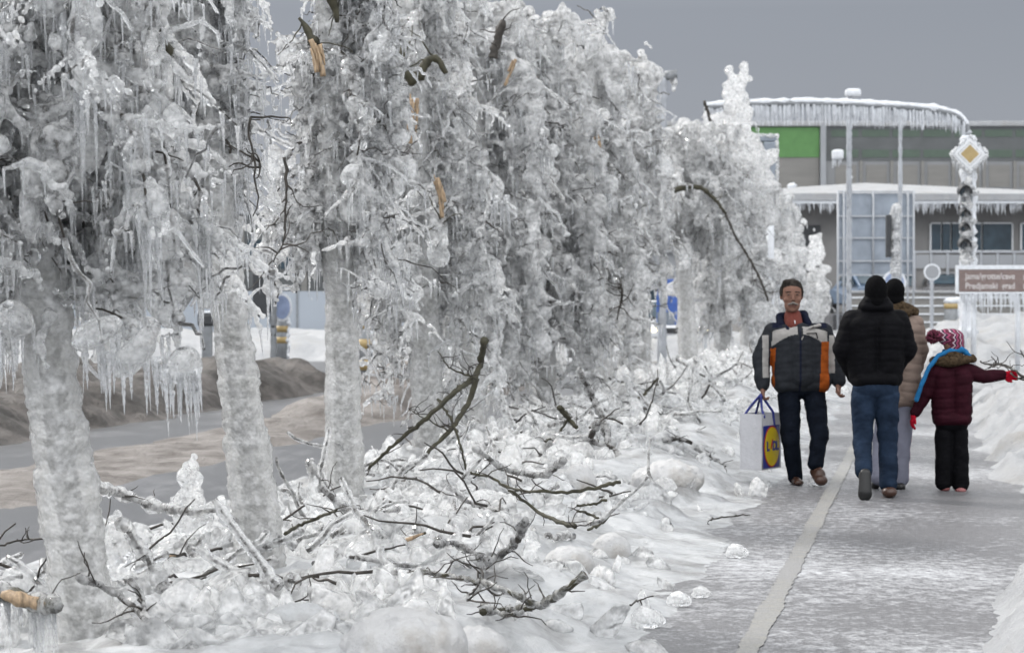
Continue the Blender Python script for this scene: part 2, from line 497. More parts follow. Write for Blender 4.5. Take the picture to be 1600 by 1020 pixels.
    mkobj('crown_ice', me, M['ice'] if Y < 22 else M['ice_far'], root)
    nic.build('icicles', M['icicle'], root, kind='stuff')
    nl.build('limbs', M['bark'], root)
    # bare twigs poking out
    for q in range(bare*(5 if Y < 19 else 3)):
        i0 = rng.integers(0, len(bp)); s0 = bp[i0]; a2 = rng.uniform(0, 2*math.pi); ln = rng.uniform(0.12, 0.35)
        T2 = [s0]; d = np.array([math.cos(a2), -abs(math.sin(a2)), rng.uniform(-0.9, 0.6)]); d /= np.linalg.norm(d)
        for _ in range(6):
            d = d + rng.normal(size=3)*0.25; d /= np.linalg.norm(d); T2.append(T2[-1] + d*ln/6)
        tube(ntw, T2, np.linspace(0.006, 0.0025, 7) * (1 if Y < 20 else 1.6), 4)
    ntw.build('twigs', M['bark'], root, kind='stuff')
    return root, tp

def spike(px0, py0, px1, py1, Y, r0, r1, n=16, seed=0):
    return sum([spike1(px0 + a*r0*F/Y*0.8, py0 + abs(a)*14, px1 + a*r1*F/Y*0.8, py1 + abs(a)*(py0-py1)*0.35*((seed*7+int(a*3)) % 3+1)/2, Y, r0*0.5, r1*0.62, n, seed*5+int(a*2)+3) for a in (-1, 0, 1)], [])
def spike1(px0, py0, px1, py1, Y, r0, r1, n=16, seed=0):
    a = np.array(at(px0, py0, Y)); b = np.array(at(px1, py1, Y)); rg = np.random.default_rng(seed); out = []
    for k in np.linspace(0, 1, n):
        r = (r0*(1-k) + r1*k)*rg.uniform(0.5, 1.3); p = a + (b-a)*k + rg.normal(size=3)*r*0.8
        out.append((tuple(p), (r, r, r*1.4), None))
    return out
TREES = []
def T(label, px, py, Y, tpx, tpy, w0, w1, **kw):
    b = at(px, py, Y); b.z = 0.0
    t = at(tpx, tpy, Y)
    pm = F / Y
    H = kw.pop('H')
    k = (H) / (t.z)
    top = (b.x + (t.x-b.x)*k, Y + kw.pop('dy', 0.0), H)
    r, tp = ice_tree(label, (b.x, Y, 0), top, w0/pm/2, w1/pm/2, **kw)
    TREES.append((r, tp, Y)); return r
rgt = lambda lo, hi: (lambda a: lo + (hi-lo)*(0.5+0.5*math.cos(a)))
T("nearest ice-sheathed tree at the left edge with a thick leaning trunk", 146, 1020, 9.4, 66, 400, 94, 78, H=3.6, H0=1.75, H1=3.5, R=0.85, zlow=1.35, N=74, seed=1, icl=1.7, clear=0.3, bare=4,
  extra=[(at(288, 572, 9.2), (0.09, 0.09, 0.045), (16, 0.30)), (at(215, 548, 9.2), (0.16, 0.08, 0.06), (16, 0.26)), (at(150, 520, 9.2), (0.12, 0.08, 0.06), (8, 0.24)),
         (at(20, 500, 9.2), (0.10, 0.08, 0.09), (9, 0.22))])
T("second nearest ice-sheathed tree, its bare icy trunk standing right of the large icicle cluster", 415, 930, 11.6, 335, 250, 74, 56, H=3.8, H0=2.1, H1=3.7, R=0.62, zlow=1.95, N=46, seed=2, icl=1.7, clear=0.75, Rr=lambda a: 0.68 - 0.32*math.cos(a))
T("iced tree with a snapped pale-wooded limb at its top, third from the left", 540, 795, 16.5, 522, 200, 62, 46, H=4.4, H0=1.9, H1=4.3, R=0.66, zlow=1.5, N=72, seed=3, clear=0.8, Rr=lambda a: 0.9 - 0.05*math.cos(a), icl=1.3)
T("iced tree with a forked mossy top and long pale split in its stem", 672, 740, 20.5, 648, 200, 48, 42, H=4.6, H0=1.7, H1=4.5, R=0.80, zlow=0.45, N=92, seed=4, sizef=1.2, big=1.15, clear=0.92)
T("thin dark-stemmed iced tree just right of the forked one", 738, 690, 24.0, 740, 300, 42, 34, H=5.0, H0=1.9, H1=4.8, R=1.0, zlow=0.2, N=96, seed=5, sizef=1.3, big=1.25, clear=0.85)
T("iced tree whose ice curtain reaches the ground behind the fallen mossy limb", 850, 680, 26.5, 835, 300, 46, 36, H=5.0, H0=1.6, H1=4.8, R=1.05, zlow=0.05, N=100, seed=6, sizef=1.4, big=1.3)
T("iced tree with a wide ringed trunk left of the parked car", 942, 655, 29.5, 922, 300, 48, 36, H=5.1, H0=1.9, H1=4.9, R=0.78, zlow=0.1, N=84, seed=7, clear=0.85, sizef=1.5, big=1.3, extra=spike(930, 120, 938, 45, 29.5, 0.24, 0.12, seed=2) + spike(880, 100, 870, 30, 29.5, 0.22, 0.14, seed=3))
T("iced tree with a tall broken spike directly left of the street lamp", 1003, 640, 34.0, 1000, 200, 30, 26, H=5.3, H0=2.2, H1=5.0, R=0.48, zlow=0.5, N=60, seed=8, sizef=1.6, big=1.4, extra=spike(985, 180, 1012, 66, 34, 0.22, 0.09, seed=1))
T("iced tree with a slim ringed trunk between the two blue panels", 1078, 608, 39.0, 1066, 400, 31, 26, H=4.5, H0=2.5, H1=4.4, R=1.2, zlow=2.0, N=80, seed=9, sizef=1.8, big=1.5, azc=0.0, extra=spike(1070, 300, 1062, 196, 39, 0.36, 0.18, 34, seed=16) + spike(1095, 320, 1100, 215, 39, 0.34, 0.16, 34, seed=17))
T("iced tree leaning right behind the walking man's bag, with an upward spike", 1125, 597, 43.0, 1140, 300, 26, 22, H=4.6, H0=1.4, H1=4.3, R=1.15, zlow=0.3, N=60, seed=10, sizef=2.0, big=1.6, extra=spike(1125, 300, 1150, 118, 43, 0.40, 0.13, 56, seed=4) + spike(1140, 230, 1164, 100, 43, 0.18, 0.09, 50, seed=5) + spike(1165, 330, 1180, 215, 43, 0.3, 0.2, 30, seed=15) + spike(1110, 260, 1104, 165, 43, 0.16, 0.06, seed=6))
T("iced tree partly hidden behind the moustached man's shoulder", 1165, 580, 50.0, 1180, 300, 24, 20, H=3.9, H0=1.3, H1=3.8, R=1.2, zlow=0.3, N=60, seed=11, sizef=2.2, big=1.7, extra=spike(1190, 380, 1195, 282, 50, 0.3, 0.15, seed=7) + spike(1225, 400, 1240, 305, 50, 0.25, 0.12, seed=8))
T("short iced tree behind the moustached man's head", 1210, 560, 59.0, 1215, 300, 22, 18, H=3.7, H0=1.2, H1=3.5, R=1.0, zlow=0.3, N=46, seed=12, sizef=2.6, big=1.8, extra=spike(1240, 440, 1255, 345, 59, 0.25, 0.12, seed=10))
T("farthest small iced tree near the glass noticeboard", 1265, 545, 72.0, 1272, 370, 16, 12, H=2.4, H0=0.8, H1=2.2, R=0.8, zlow=0.2, N=26, seed=13, sizef=3, big=2.0, extra=spike(1270, 450, 1277, 362, 72, 0.24, 0.17, 18, seed=9))
# ------------------------------------------------------------------ ground materials
def snow_mat(name, c0, c1, dirt=None, damt=0.0, dscale=1.5, rough=0.5, bscale=14, bd=0.03, glaze=0.0, stretch=None, bstr=0.7):
    m, n, p, o = mat(name)
    t = tnoise(n, 3.0, 5, 0.6, stretch=stretch)
    r = tramp(n, t.outputs['Fac'], [(0.3, c0), (0.7, c1)])
    col = r.outputs[0]
    if dirt:
        t2 = tnoise(n, dscale, 6, 0.65, stretch=stretch)
        mr = n.nodes.new("ShaderNodeMapRange"); mr.inputs['From Min'].default_value = 0.62 - damt*0.3; mr.inputs['From Max'].default_value = 0.85 - damt*0.4
        n.links.new(t2.outputs['Fac'], mr.inputs['Value'])
        mx = n.nodes.new("ShaderNodeMix"); mx.data_type = 'RGBA'
        n.links.new(mr.outputs[0], mx.inputs['Factor']); n.links.new(col, mx.inputs['A']); mx.inputs['B'].default_value = (*dirt, 1)
        col = mx.outputs['Result']
    n.links.new(col, p.inputs['Base Color'])
    p.inputs['Roughness'].default_value = rough
    if glaze:
        t4 = tnoise(n, 4, 4); mr = n.nodes.new("ShaderNodeMapRange"); mr.inputs['From Min'].default_value = 0.4; mr.inputs['From Max'].default_value = 0.6
        mr.inputs['To Max'].default_value = glaze
        n.links.new(t4.outputs['Fac'], mr.inputs['Value']); n.links.new(mr.outputs[0], p.inputs['Coat Weight'])
        p.inputs['Coat Roughness'].default_value = 0.12
    t3 = tnoise(n, bscale, 6, 0.7, stretch=stretch); bump(n, t3.outputs['Fac'], p, bstr, bd)
    return m
M['snow'] = snow_mat('snow', (0.26, 0.268, 0.28), (0.37, 0.375, 0.385), (0.24, 0.235, 0.225), 0.35, bstr=1.0)
M['snow_icy'] = snow_mat('icy_snow', (0.31, 0.32, 0.33), (0.47, 0.48, 0.49), (0.21, 0.21, 0.21), 0.5, 2.5, 0.42, 16, 0.03, 0.7)
M['snow_lump'] = snow_mat('wet_snow', (0.40, 0.40, 0.405), (0.50, 0.50, 0.50), (0.29, 0.27, 0.245), 0.4, 3.0, 0.5, 26, 0.03, 0.3)
M['slush'] = snow_mat('brown_slush', (0.055, 0.048, 0.043), (0.13, 0.115, 0.105), (0.035, 0.03, 0.026), 0.6, 2.2, 0.6, 14, 0.10)
M['slush_pale'] = snow_mat('pale_slush', (0.13, 0.112, 0.10), (0.25, 0.23, 0.215), (0.085, 0.07, 0.06), 0.6, 2.0, 0.55, 14, 0.08)

def frost_mat(name, dark0, dark1, white, lo, hi, sx, sy, rough0, rough1, bd=0.008, spots=True):
    """asphalt with an icy crust: streaky frost over dark ground"""
    m, n, p, o = mat(name)
    t = tnoise(n, 1.0, 8, 0.72, stretch=(sx, sy, 1)); t2 = tnoise(n, 0.45, 4, 0.6); tf = tnoise(n, 60, 3, 0.7)
    a = n.nodes.new("ShaderNodeMath"); a.operation = 'MULTIPLY_ADD'; a.inputs[1].default_value = 0.9
    n.links.new(t2.outputs['Fac'], a.inputs[0]); n.links.new(t.outputs['Fac'], a.inputs[2])
    a2 = n.nodes.new("ShaderNodeMath"); a2.operation = 'MULTIPLY_ADD'; a2.inputs[1].default_value = 0.35
    n.links.new(tf.outputs['Fac'], a2.inputs[0]); n.links.new(a.outputs[0], a2.inputs[2])
    mr = n.nodes.new("ShaderNodeMapRange"); mr.inputs['From Min'].default_value = lo; mr.inputs['From Max'].default_value = hi
    n.links.new(a2.outputs[0], mr.inputs['Value'])
    r = tramp(n, tf.outputs['Fac'], [(0.35, dark0), (0.65, dark1)])
    mx = n.nodes.new("ShaderNodeMix"); mx.data_type = 'RGBA'
    n.links.new(mr.outputs[0], mx.inputs['Factor']); n.links.new(r.outputs[0], mx.inputs['A']); mx.inputs['B'].default_value = (*white, 1)
    n.links.new(mx.outputs['Result'], p.inputs['Base Color'])
    rr = n.nodes.new("ShaderNodeMapRange"); rr.inputs['To Min'].default_value = rough0; rr.inputs['To Max'].default_value = rough1
    n.links.new(mr.outputs[0], rr.inputs['Value']); n.links.new(rr.outputs[0], p.inputs['Roughness'])
    bump(n, a2.outputs[0], p, 0.8, bd)
    return m
M['path'] = frost_mat('icy_path', (0.085, 0.085, 0.09), (0.15, 0.15, 0.155), (0.48, 0.49, 0.51), 1.08, 1.42, 13, 11, 0.42, 0.5, 0.012)
M['line'] = frost_mat('path_paint', (0.17, 0.167, 0.152), (0.28, 0.273, 0.248), (0.22, 0.22, 0.22), 0.98, 1.25, 14, 12, 0.4, 0.5)
M['road'] = frost_mat('wet_road', (0.03, 0.031, 0.034), (0.06, 0.06, 0.064), (0.16, 0.16, 0.17), 1.1, 1.5, 3, 1.2, 0.32, 0.5, 0.006)

def sheet(name, quad, m, z, **k):
    nm = NM(); nm.addn([(x, y, z) for x, y in quad], [tuple(range(len(quad)))])
    return nm.build(name, m, kind='structure', **k)
sheet('ground', [(-900, -20), (900, -20), (900, 1800), (-900, 1800)], M['snow'], 0.0)
sheet('road', [(sxy(-13, -4), -4), (sxy(-5.2, -4), -4), (sxy(-5.2, 46), 46), (sxy(-13, 46), 46)], M['road'], 0.008)
sheet('crossing_road', [(-70, 40), (6.5, 40), (7.5, 52), (-70, 52)], M['road'], 0.004)
sheet('far_road', [(2, 92), (80, 92), (80, 106), (2, 106)], M['road'], 0.004)
sheet('path', [(sxy(-1.6, 3), 3), (sxy(0.95, 3), 3), (sxy(1.3, 60), 60), (sxy(-1.9, 60), 60)], M['path'], 0.012)
# worn pale line down the path, edges nibbled
rg = np.random.default_rng(3)
ys = np.arange(4, 60, 0.05); nm = NM()
ww = 0.058 * (0.7 + 0.5*fbm(ys*2, ys*0+2, 2) + 0.3*(rg.random(len(ys))-0.5))
cx = -0.79 + 0.0045*(ys-9) + 0.006*(fbm(ys*0.3, ys*0, 2)-0.5)
Vl = np.stack([cx - ww + SL*ys, ys, 0*ys + 0.017], -1); Vr = np.stack([cx + ww + SL*ys, ys, 0*ys + 0.017], -1)
V = np.stack([Vl, Vr], 1).reshape(-1, 3); i = np.arange(len(ys)-1)
nm.add(V, np.stack([2*i, 2*i+1, 2*i+3, 2*i+2], -1)); nm.build('path_marking', M['line'], kind='structure')

# ------------------------------------------------------------------ snow fields
def yspace(Y0, Y1, k):
    ys = [Y0]
    while ys[-1] < Y1: ys.append(ys[-1] + max(0.012, ys[-1]*k))
    return np.array(ys)
def lump(H, Sg, Yg, s, y, r, h, e=1.0):
    d2 = ((Sg - s)/r)**2 + ((Yg - y)/(r*e))**2
    m_ = d2 < 1
    H[m_] = np.maximum(H[m_], h*np.sqrt(1 - d2[m_]) + 0*H[m_])
FIELDS = []
def field(name, s0, s1, Y0, Y1, ns, ky, base, lumps, m, label=None, rough=0.06, skew=SL, rf=2.2, seed=0, z0=0.0):
    rg = np.random.default_rng(seed)
    ss = np.linspace(s0, s1, ns); yy = yspace(Y0, Y1, ky)
    Yg, Sg = np.meshgrid(yy, ss, indexing='ij')
    B_ = base(Sg, Yg)
    Lm = np.zeros_like(Sg)
    for (s, y, r, h) in lumps(rg):
        ia = np.searchsorted(yy, y - r*1.3); ib = np.searchsorted(yy, y + r*1.3); ja = np.searchsorted(ss, s - r); jb = np.searchsorted(ss, s + r)
        if ib <= ia or jb <= ja: continue
        sub = Lm[ia:ib, ja:jb]; d2 = ((Sg[ia:ib, ja:jb]-s)/r)**2 + ((Yg[ia:ib, ja:jb]-y)/(r*rg.uniform(0.7, 1.3)))**2
        k_ = np.sqrt(np.clip(1-d2, 0, 1))*h
        Lm[ia:ib, ja:jb] = np.maximum(sub, k_) + 0.25*np.minimum(sub, k_)
    mask = np.clip(B_/0.05, 0, 1)
    nzz = (fbm(Sg*rf, Yg*rf, 5, 0.55)-0.45)*rough*3 + (fbm(Sg*11, Yg*11, 3)-0.5)*rough*0.7
    H = B_ + mask*(Lm + nzz)
    H = np.where(B_ < 0.001, -0.05, np.maximum(H, -0.05)) + z0
    V = np.stack([Sg + skew*Yg, Yg, H], -1).reshape(-1, 3)
    ny, nx = Sg.shape; i = np.arange(ny-1)[:, None]; j = np.arange(nx-1)[None, :]
    nm = NM(); nm.add(V, np.stack([i*nx+j, i*nx+j+1, (i+1)*nx+j+1, (i+1)*nx+j], -1).reshape(-1, 4))
    o = nm.build(name, m, kind='structure')
    if label: o['label'] = label
    FIELDS.append((ss, yy, H, skew))
    return o
def hz(x, y):
    """height of the snow at a world point"""
    best = 0.0
    for ss, yy, H, sk in FIELDS:
        s = x - sk*y
        if ss[0] <= s <= ss[-1] and yy[0] <= y <= yy[-1]:
            i = min(np.searchsorted(yy, y), len(yy)-1); j = min(np.searchsorted(ss, s), len(ss)-1)
            best = max(best, float(H[i, j]))
    return best
def gsurf(px, py):
    Y = 7.0
    while Y < 80:
        q_ = at(px, py, Y)
        if q_.z <= hz(q_.x, Y): break
        Y *= 1.004
    return at(px, py, Y)
def bell(x, a, b, ea, eb):
    u = np.clip((x-a)/ea, 0, 1); v = np.clip((b-x)/eb, 0, 1)
    u = u*u*(3-2*u); v = v*v*(3-2*v)
    return u*v
def rl(n, s0, s1, Y0, Y1, r0, r1, hr=0.8, p=1.0):
    def f(rg):
        Y = Y0 + (Y1-Y0)*rg.random(n)**p
        r = r0 + (r1-r0)*rg.random(n)**3
        return list(zip(rg.uniform(s0, s1, n), Y, r*(1+Y/40), r*hr*rg.uniform(0.5, 1, n)))
    return f
edge = lambda S_, Y_, k=1: 0.30*(fbm(Y_*0.9*k, S_*0+3.1, 4)-0.5)
field('snow_verge', -5.5, -0.7, 6.5, 75, 150, 0.0035,
      lambda s, y: bell(s + edge(s, y), -5.35, -1.0 + 0*y, 0.5, 1.3)*(0.07 + 0.02*np.sin(y*0.7) + 0.05*bell(s, -4, -1.6, 0.8, 0.8))*(1+np.clip((y-12)/12,0,1.2)),
      lambda r_: rl(2000, -5.1, -1.45, 6.5, 60, 0.04, 0.20, 0.42, 1.5)(r_) + rl(110, -3.2, -1.9, 8, 45, 0.22, 0.46, 0.36, 1.4)(r_), M['snow_icy'], rough=0.05, seed=1)
field('snow_bank', 0.05, 5.2, 6, 34, 130, 0.004,
      lambda s, y: bell(s + 1.2*edge(s, y), 0.72 - 0.25*bell(y, 17.2, 40, 2, 5) - 0.46*bell(y, 7, 12.6, 1, 1.6), 9, 1.1 - 0.55*bell(y, 7, 12.6, 1, 1.6), 0.2)*(0.14 + 0.26*bell(y, 17.6, 33, 3.0, 4) + 0.20*bell(y, 7.5, 12, 1, 1.2))
                   * bell(y, 2, 33.8, 1, 2),
      rl(1300, 0.7, 5, 7, 34, 0.04, 0.30, 0.55), M['snow'], rough=0.11, seed=2, rf=3.2)
field('slush_windrow', -8.9, -6.3, 8, 41, 60, 0.005,
      lambda s, y: bell(s + 1.5*edge(s, y), -8.6, -6.6, 0.7, 0.5)*(0.03 + 0.50*bell(y, 26, 39, 7, 3)), rl(600, -8.3, -6.9, 8, 40, 0.03, 0.2, 0.3), M['slush_pale'], rough=0.05, seed=3)
field('slush_bank', -14.5, -9.4, 10, 38.5, 80, 0.005,
      lambda s, y: bell(s + 1.5*edge(s, y), -18, -9.7, 0.5, 1.0)*0.40*bell(y, 8, 38, 3, 1.5), rl(500, -14, -10.2, 10, 37, 0.08, 0.4, 0.5), M['slush'], rough=0.09, seed=4)
field('far_snow_bank', -24, 9.5, 53, 66, 220, 0.003,
      lambda s, y: bell(y + edge(y, s*0.6)*3, 53.5, 80, 1.6, 1)*0.42, rl(700, -24, 9, 53, 64, 0.10, 0.5, 0.45), M['snow'], rough=0.08, skew=0.0, seed=5, rf=0.9)
field('plough_snow', 5.5, 24, 48, 72, 170, 0.004,
      lambda s, y: bell(y, 48.2, 200, 1.5, 1)*bell(s + edge(s, y)*4, 8.8 + 0.2*(y-48), 40, 1.5, 1)*(0.35+0.35*bell(y, 50, 70, 4, 8)), rl(1500, 8, 24, 48.5, 70, 0.10, 0.45, 0.7), M['snow'], rough=0.14, skew=0.0, seed=6, rf=2.2)
field('snow_edge', -40, -9, 46.0, 56, 90, 0.005,
      lambda s, y: bell(y + edge(y, s*0.5)*2, 46.4, 80, 1.0, 1)*0.22, rl(160, -38, -10, 46, 55, 0.1, 0.5, 0.4), M['snow'], rough=0.06, skew=0.0, seed=8, rf=0.9)

# ------------------------------------------------------------------ rubble of fallen ice and twigs along the verge
rg = np.random.default_rng(11)
nm = NM(); P = []; R_ = []
n = 3000
Yc = 8.6 + 41*rg.random(n)**1.9
sc_ = rg.normal(-3.45, 0.85, n)
for s, y in zip(sc_, Yc):
    if s > -1.15 or s < -5.1: continue
    if any(abs(sxy(s, y) - tx_) < 0.30 and ty_-1.6 < y < ty_+0.2 for tx_, ty_ in ((-1.85, 9.4), (-1.31, 11.6), (-1.26, 16.5))): continue
    x = sxy(s, y); h = hz(x, y)
    r = rg.uniform(0.018, 0.075)*(1 + y/50)
    pile = (0.06 + 0.30*min(1,max(0,(y-12)/10)))*math.exp(-((s+3.7)/0.8)**2)*(0.3+0.7*vn2(np.array([y*0.9]), np.array([s*0.8]))[0])
    P.append((x, y, h + pile*rg.random() + r*0.2)); R_.append((r*rg.uniform(0.8, 2.4), r*rg.uniform(0.6, 1.3), r*rg.uniform(0.25, 0.9)))
blobs(nm, rg, P, R_, 1, 0.22)
me = remesh(nm.mesh('x'), 0.0125, 0)
me.name = 'ice_rubble'
tag(mkobj('ice_rubble', me, M['ice_far']), 'rubble of broken clear ice heaped along the verge under the trees', 'ice rubble', kind='stuff')
nt_ = NM(); ng_ = NM()
for q in range(330):
    y = 10 + 34*rg.random()**1.7; s = rg.normal(-3.4, 0.8)
    if s > -1.7 or s < -5.0: continue
    x = sxy(s, y); h = hz(x, y) + rg.uniform(0, 0.10 + 0.12*min(1, max(0, (y-12)/8)))
    ln = rg.uniform(0.15, 0.7); a = rg.uniform(0, 2*math.pi); d = np.array([math.cos(a), math.sin(a), rg.uniform(-0.15, 0.55)])
    T2 = [np.array([x, y, h])]
    for _ in range(7):
        d = d + rg.normal(size=3)*0.22; d /= np.linalg.norm(d); T2.append(T2[-1] + d*ln/7)
    T2 = np.array(T2)
    tube(nt_, T2, np.linspace(0.007, 0.003, 8)*(1+y/40), 4)
    if rg.random() < 0.62:
        T3 = resample(T2, 0.02*(1+y/20)); tube(ng_, T3, rg.uniform(0.012, 0.03)*np.linspace(1.1, 0.7, len(T3))*(1+0.18*rg.normal(size=len(T3))), 7)
tag(nt_.build('fallen_twigs', M['bark']), 'litter of thin dark twigs scattered in the verge ice', 'twigs', kind='stuff')
tag(ng_.build('iced_twigs', M['ice']), 'tangle of fallen twigs sheathed in clear ice along the verge', 'iced twigs', kind='stuff')

# individual wet snow lumps
def lumpobj(px, py, w_, h_, label, m='snow_lump', dY=0.0, seed=1):
    g = gsurf(px, py + h_*0.45); Y = g.y + dY; pm = F/Y
    r = np.random.default_rng(seed); nm = NM(); W = w_/pm/2; Hh = h_/pm
    P = [(0, 0, Hh*0.15)]; R_ = [(W*0.92, W*0.8, Hh*0.75)]
    for k in range(16):
        a = r.uniform(0, 6.28); q = r.uniform(0.2, 0.75); rr_ = W*r.uniform(0.22, 0.42)
        P.append((math.cos(a)*q*W, math.sin(a)*q*W*0.8, Hh*0.45*(1-q*q))); R_.append((rr_, rr_, min(rr_, Hh*0.5)))
    blobs(nm, r, P, R_, 3, 0.02, rot=False)
    k_ = 60; a_ = r.uniform(0, 6.28, k_); q_ = r.uniform(0.1, 0.98, k_)**0.6; rr_ = W*r.uniform(0.05, 0.16, k_)
    blobs(nm, r, np.stack([np.cos(a_)*q_*W*0.9, np.sin(a_)*q_*W*0.75, Hh*0.88*np.sqrt(1-q_**2)-rr_*0.3], -1), np.stack([rr_, rr_, rr_*0.6], -1), 2, 0.12)
    me = remesh(nm.mesh('x'), max(0.010, W*0.03), 1, 0.5); me.name = 'snow_lump'
    o = mkobj('snow_lump', me, M[m], loc=(g.x, Y, hz(g.x, Y) - 0.02))
    return tag(o, label, 'snow lump', 'lumps of wet snow on the verge')
lumpobj(632, 985, 215, 95, 'largest white snow lump, at the bottom of the photo left of centre', seed=1)
lumpobj(745, 1000, 110, 55, 'low snow lump at the bottom edge right of the largest one', seed=2)
lumpobj(890, 868, 88, 40, 'rounded white snow lump above the mossy lower branch tip', seed=3)
lumpobj(905, 742, 62, 46, 'upright snow lump between the leaning broken stems', seed=4)
lumpobj(955, 848, 70, 45, 'dirty greyish snow lump beside the rounded white one', seed=5)
lumpobj(820, 755, 76, 30, 'flat white snow lump behind the dark crossing twigs', seed=6)
lumpobj(1045, 735, 110, 45, 'broad snow lump near the left edge of the icy path', seed=7)
lumpobj(470, 960, 120, 50, 'low glazed snow lump at the foot of the second trunk', 'snow_icy', seed=8)
lumpobj(1478, 560, 44, 46, 'pointed white snow lump just above the child\'s bobble hat', seed=9, dY=1)
# loose ice chunks on the path
def chunk(px, py, w_, label, seed):
    g = gnd(px, py); pm = F/g.y; W = w_/pm/2
    r = np.random.default_rng(seed); nm = NM()
    blobs(nm, r, [(0, 0, W*0.55), (W*0.5, 0.1*W, W*0.4), (-W*0.4, 0, W*0.3)], [(W*0.8, W*0.6, W*0.6), (W*0.5, W*0.5, W*0.4), (W*0.5, W*0.4, W*0.35)], 2, 0.10, rot=False)
    me = remesh(nm.mesh('x'), max(0.006, W*0.1), 1); me.name = 'ice_chunk'
    tag(mkobj('ice_chunk', me, M['ice'], loc=(g.x, g.y, 0.015)), label, 'ice chunk', 'loose ice chunks on the path')
chunk(1095, 938, 34, 'clear cube-like ice chunk standing alone on the dark path', 1)
chunk(1060, 952, 44, 'flat clear ice chunk just left of the cube-like one', 2)
chunk(1150, 875, 40, 'wide low ice chunk at the left edge of the path', 5)
chunk(1272, 762, 26, 'ice chunk at the walking man\'s brown shoes', 7)
chunk(1010, 985, 60, 'large ragged ice chunk by the bottom of the path\'s left edge', 8)

# ------------------------------------------------------------------ fallen branches, one object each
def branch(label, segs, Y, m='moss_bark', iced=None, tips=True, split=None, seed=0, name='fallen_branch', cat='branch', icl=None, twigs=5):
    """segs: list of (pixel polyline [(px,py[,dY])...], r0, r1) in metres"""
    r = np.random.default_rng(seed)
    pts_ = [q for sg in segs for q in sg[0] if -20 < q[0] < 1620]
    while Y > 8.0:            # bring it nearer until it lies on the snow, not under it
        cl_ = sorted(at(q[0], q[1], Y).z - max(0, hz(at(q[0], q[1], Y).x, Y)) for q in pts_)
        if cl_[min(1, len(cl_)-1)] > 0.07: break
        Y -= 0.1
    p0 = at(segs[0][0][0][0], segs[0][0][0][1], Y)
    root = empty(name, (p0.x, p0.y, max(0.0, hz(p0.x, p0.y))), label, cat, 'broken branches fallen under the trees')
    O = np.array(root.location)
    nm = NM(); ni = NM(); nt2 = NM(); nic_ = NM()
    for k, (pl, r0, r1) in enumerate(segs):
        P = np.array([tuple(at(q[0], q[1], Y + (q[2] if len(q) > 2 else 0.25*math.sin(j*1.3+k)))) for j, q in enumerate(pl)]) - O
        Q = resample(P, 0.03); 
        if len(Q) > 4:
            Q[1:-1] = (Q[:-2] + 2*Q[1:-1] + Q[2:])/4; Q[1:-1] = (Q[:-2] + 2*Q[1:-1] + Q[2:])/4
        Q += r.normal(size=Q.shape)*0.0035
        rad = np.linspace(r0, r1, len(Q))*(1 + 0.10*r.normal(size=len(Q)))
        tube(nm, Q, rad, 7, r, 0.05)
        if iced:
            k2 = np.abs(r.normal(size=len(Q)))*0.15
            I = Q + np.array([0, 0, 0.25*iced]); tube(ni, I, (rad + iced)*(0.8 + k2 + 0.25*np.sin(np.arange(len(Q))*0.9)), 9, r, 0.08)
        for _ in range(twigs):
            i0 = r.integers(1, len(Q)); ln = r.uniform(0.08, 0.24); d = r.normal(size=3); d[2] = abs(d[2])*0.5; d /= np.linalg.norm(d)
            T2 = [Q[i0]]
            for _ in range(5): d = d + r.normal(size=3)*0.3; d /= np.linalg.norm(d); T2.append(T2[-1] + d*ln/5)
            tube(nt2, T2, np.linspace(0.0045, 0.002, 6), 4)
        if icl:
            ii = r.integers(0, len(Q), icl); icicles(nic_, r, Q[ii] - np.array([0, 0, 0.01]), r.uniform(0.1, 0.3, icl), r.uniform(0.007, 0.013, icl), 6, 12)
    nm.build('bough', M[m], root)
    if nt2.n: nt2.build('twigs', M['bark'], root, kind='stuff')
    if iced: ni.build('ice_coat', M['ice'], root)
    if nic_.n: nic_.build('icicles', M['icicle'], root, kind='stuff')
    if split:
        n2 = NM(); P = np.array([tuple(at(a, b, Y - 0.03)) for a, b in split[0]]) - O; Q = resample(P, 0.02)
        tube(n2, Q, split[1]*np.sin(np.linspace(0.5, math.pi-0.3, len(Q)))*(1+0.1*r.normal(size=len(Q))), 6, r, 0.15); n2.build('split_wood', M['wood'], root)
    return root
branch('large forked mossy branch standing out of the ice between the third and fourth trunks',
       [([(757, 532), (752, 565), (742, 590), (715, 608), (670, 650), (620, 690), (576, 732)], 0.026, 0.012),
        ([(744, 590), (735, 625), (705, 672), (660, 715), (617, 752)], 0.024, 0.009),
        ([(685, 625), (705, 655), (722, 700), (728, 742)], 0.011, 0.008), ([(742, 590), (700, 575), (685, 548)], 0.008, 0.004),
        ([(700, 672), (676, 660), (640, 640)], 0.007, 0.003)], 15.8, twigs=7, seed=1)
branch('V-shaped mossy branch with a pale broken tip, lowest in the heap', 
       [([(755, 955), (800, 953), (850, 945), (880, 925), (914, 896)], 0.016, 0.014), ([(653, 893), (700, 898), (760, 912), (810, 930), (832, 944)], 0.007, 0.014),
        ([(755, 945), (790, 962), (815, 955)], 0.010, 0.007), ([(755, 912), (730, 935)], 0.008, 0.006)], 10.9, split=([(905, 903), (914, 895)], 0.012), seed=2, twigs=8, iced=0.004)
branch('long thin dark branch bending right over the flat snow lump',
       [([(734, 738), (765, 745), (800, 764), (840, 768), (900, 768), (968, 753)], 0.007, 0.011), ([(795, 764), (840, 800), (880, 818), (900, 822)], 0.008, 0.016)], 14.2, seed=3, twigs=8, split=([(900, 769), (912, 768)], 0.01))
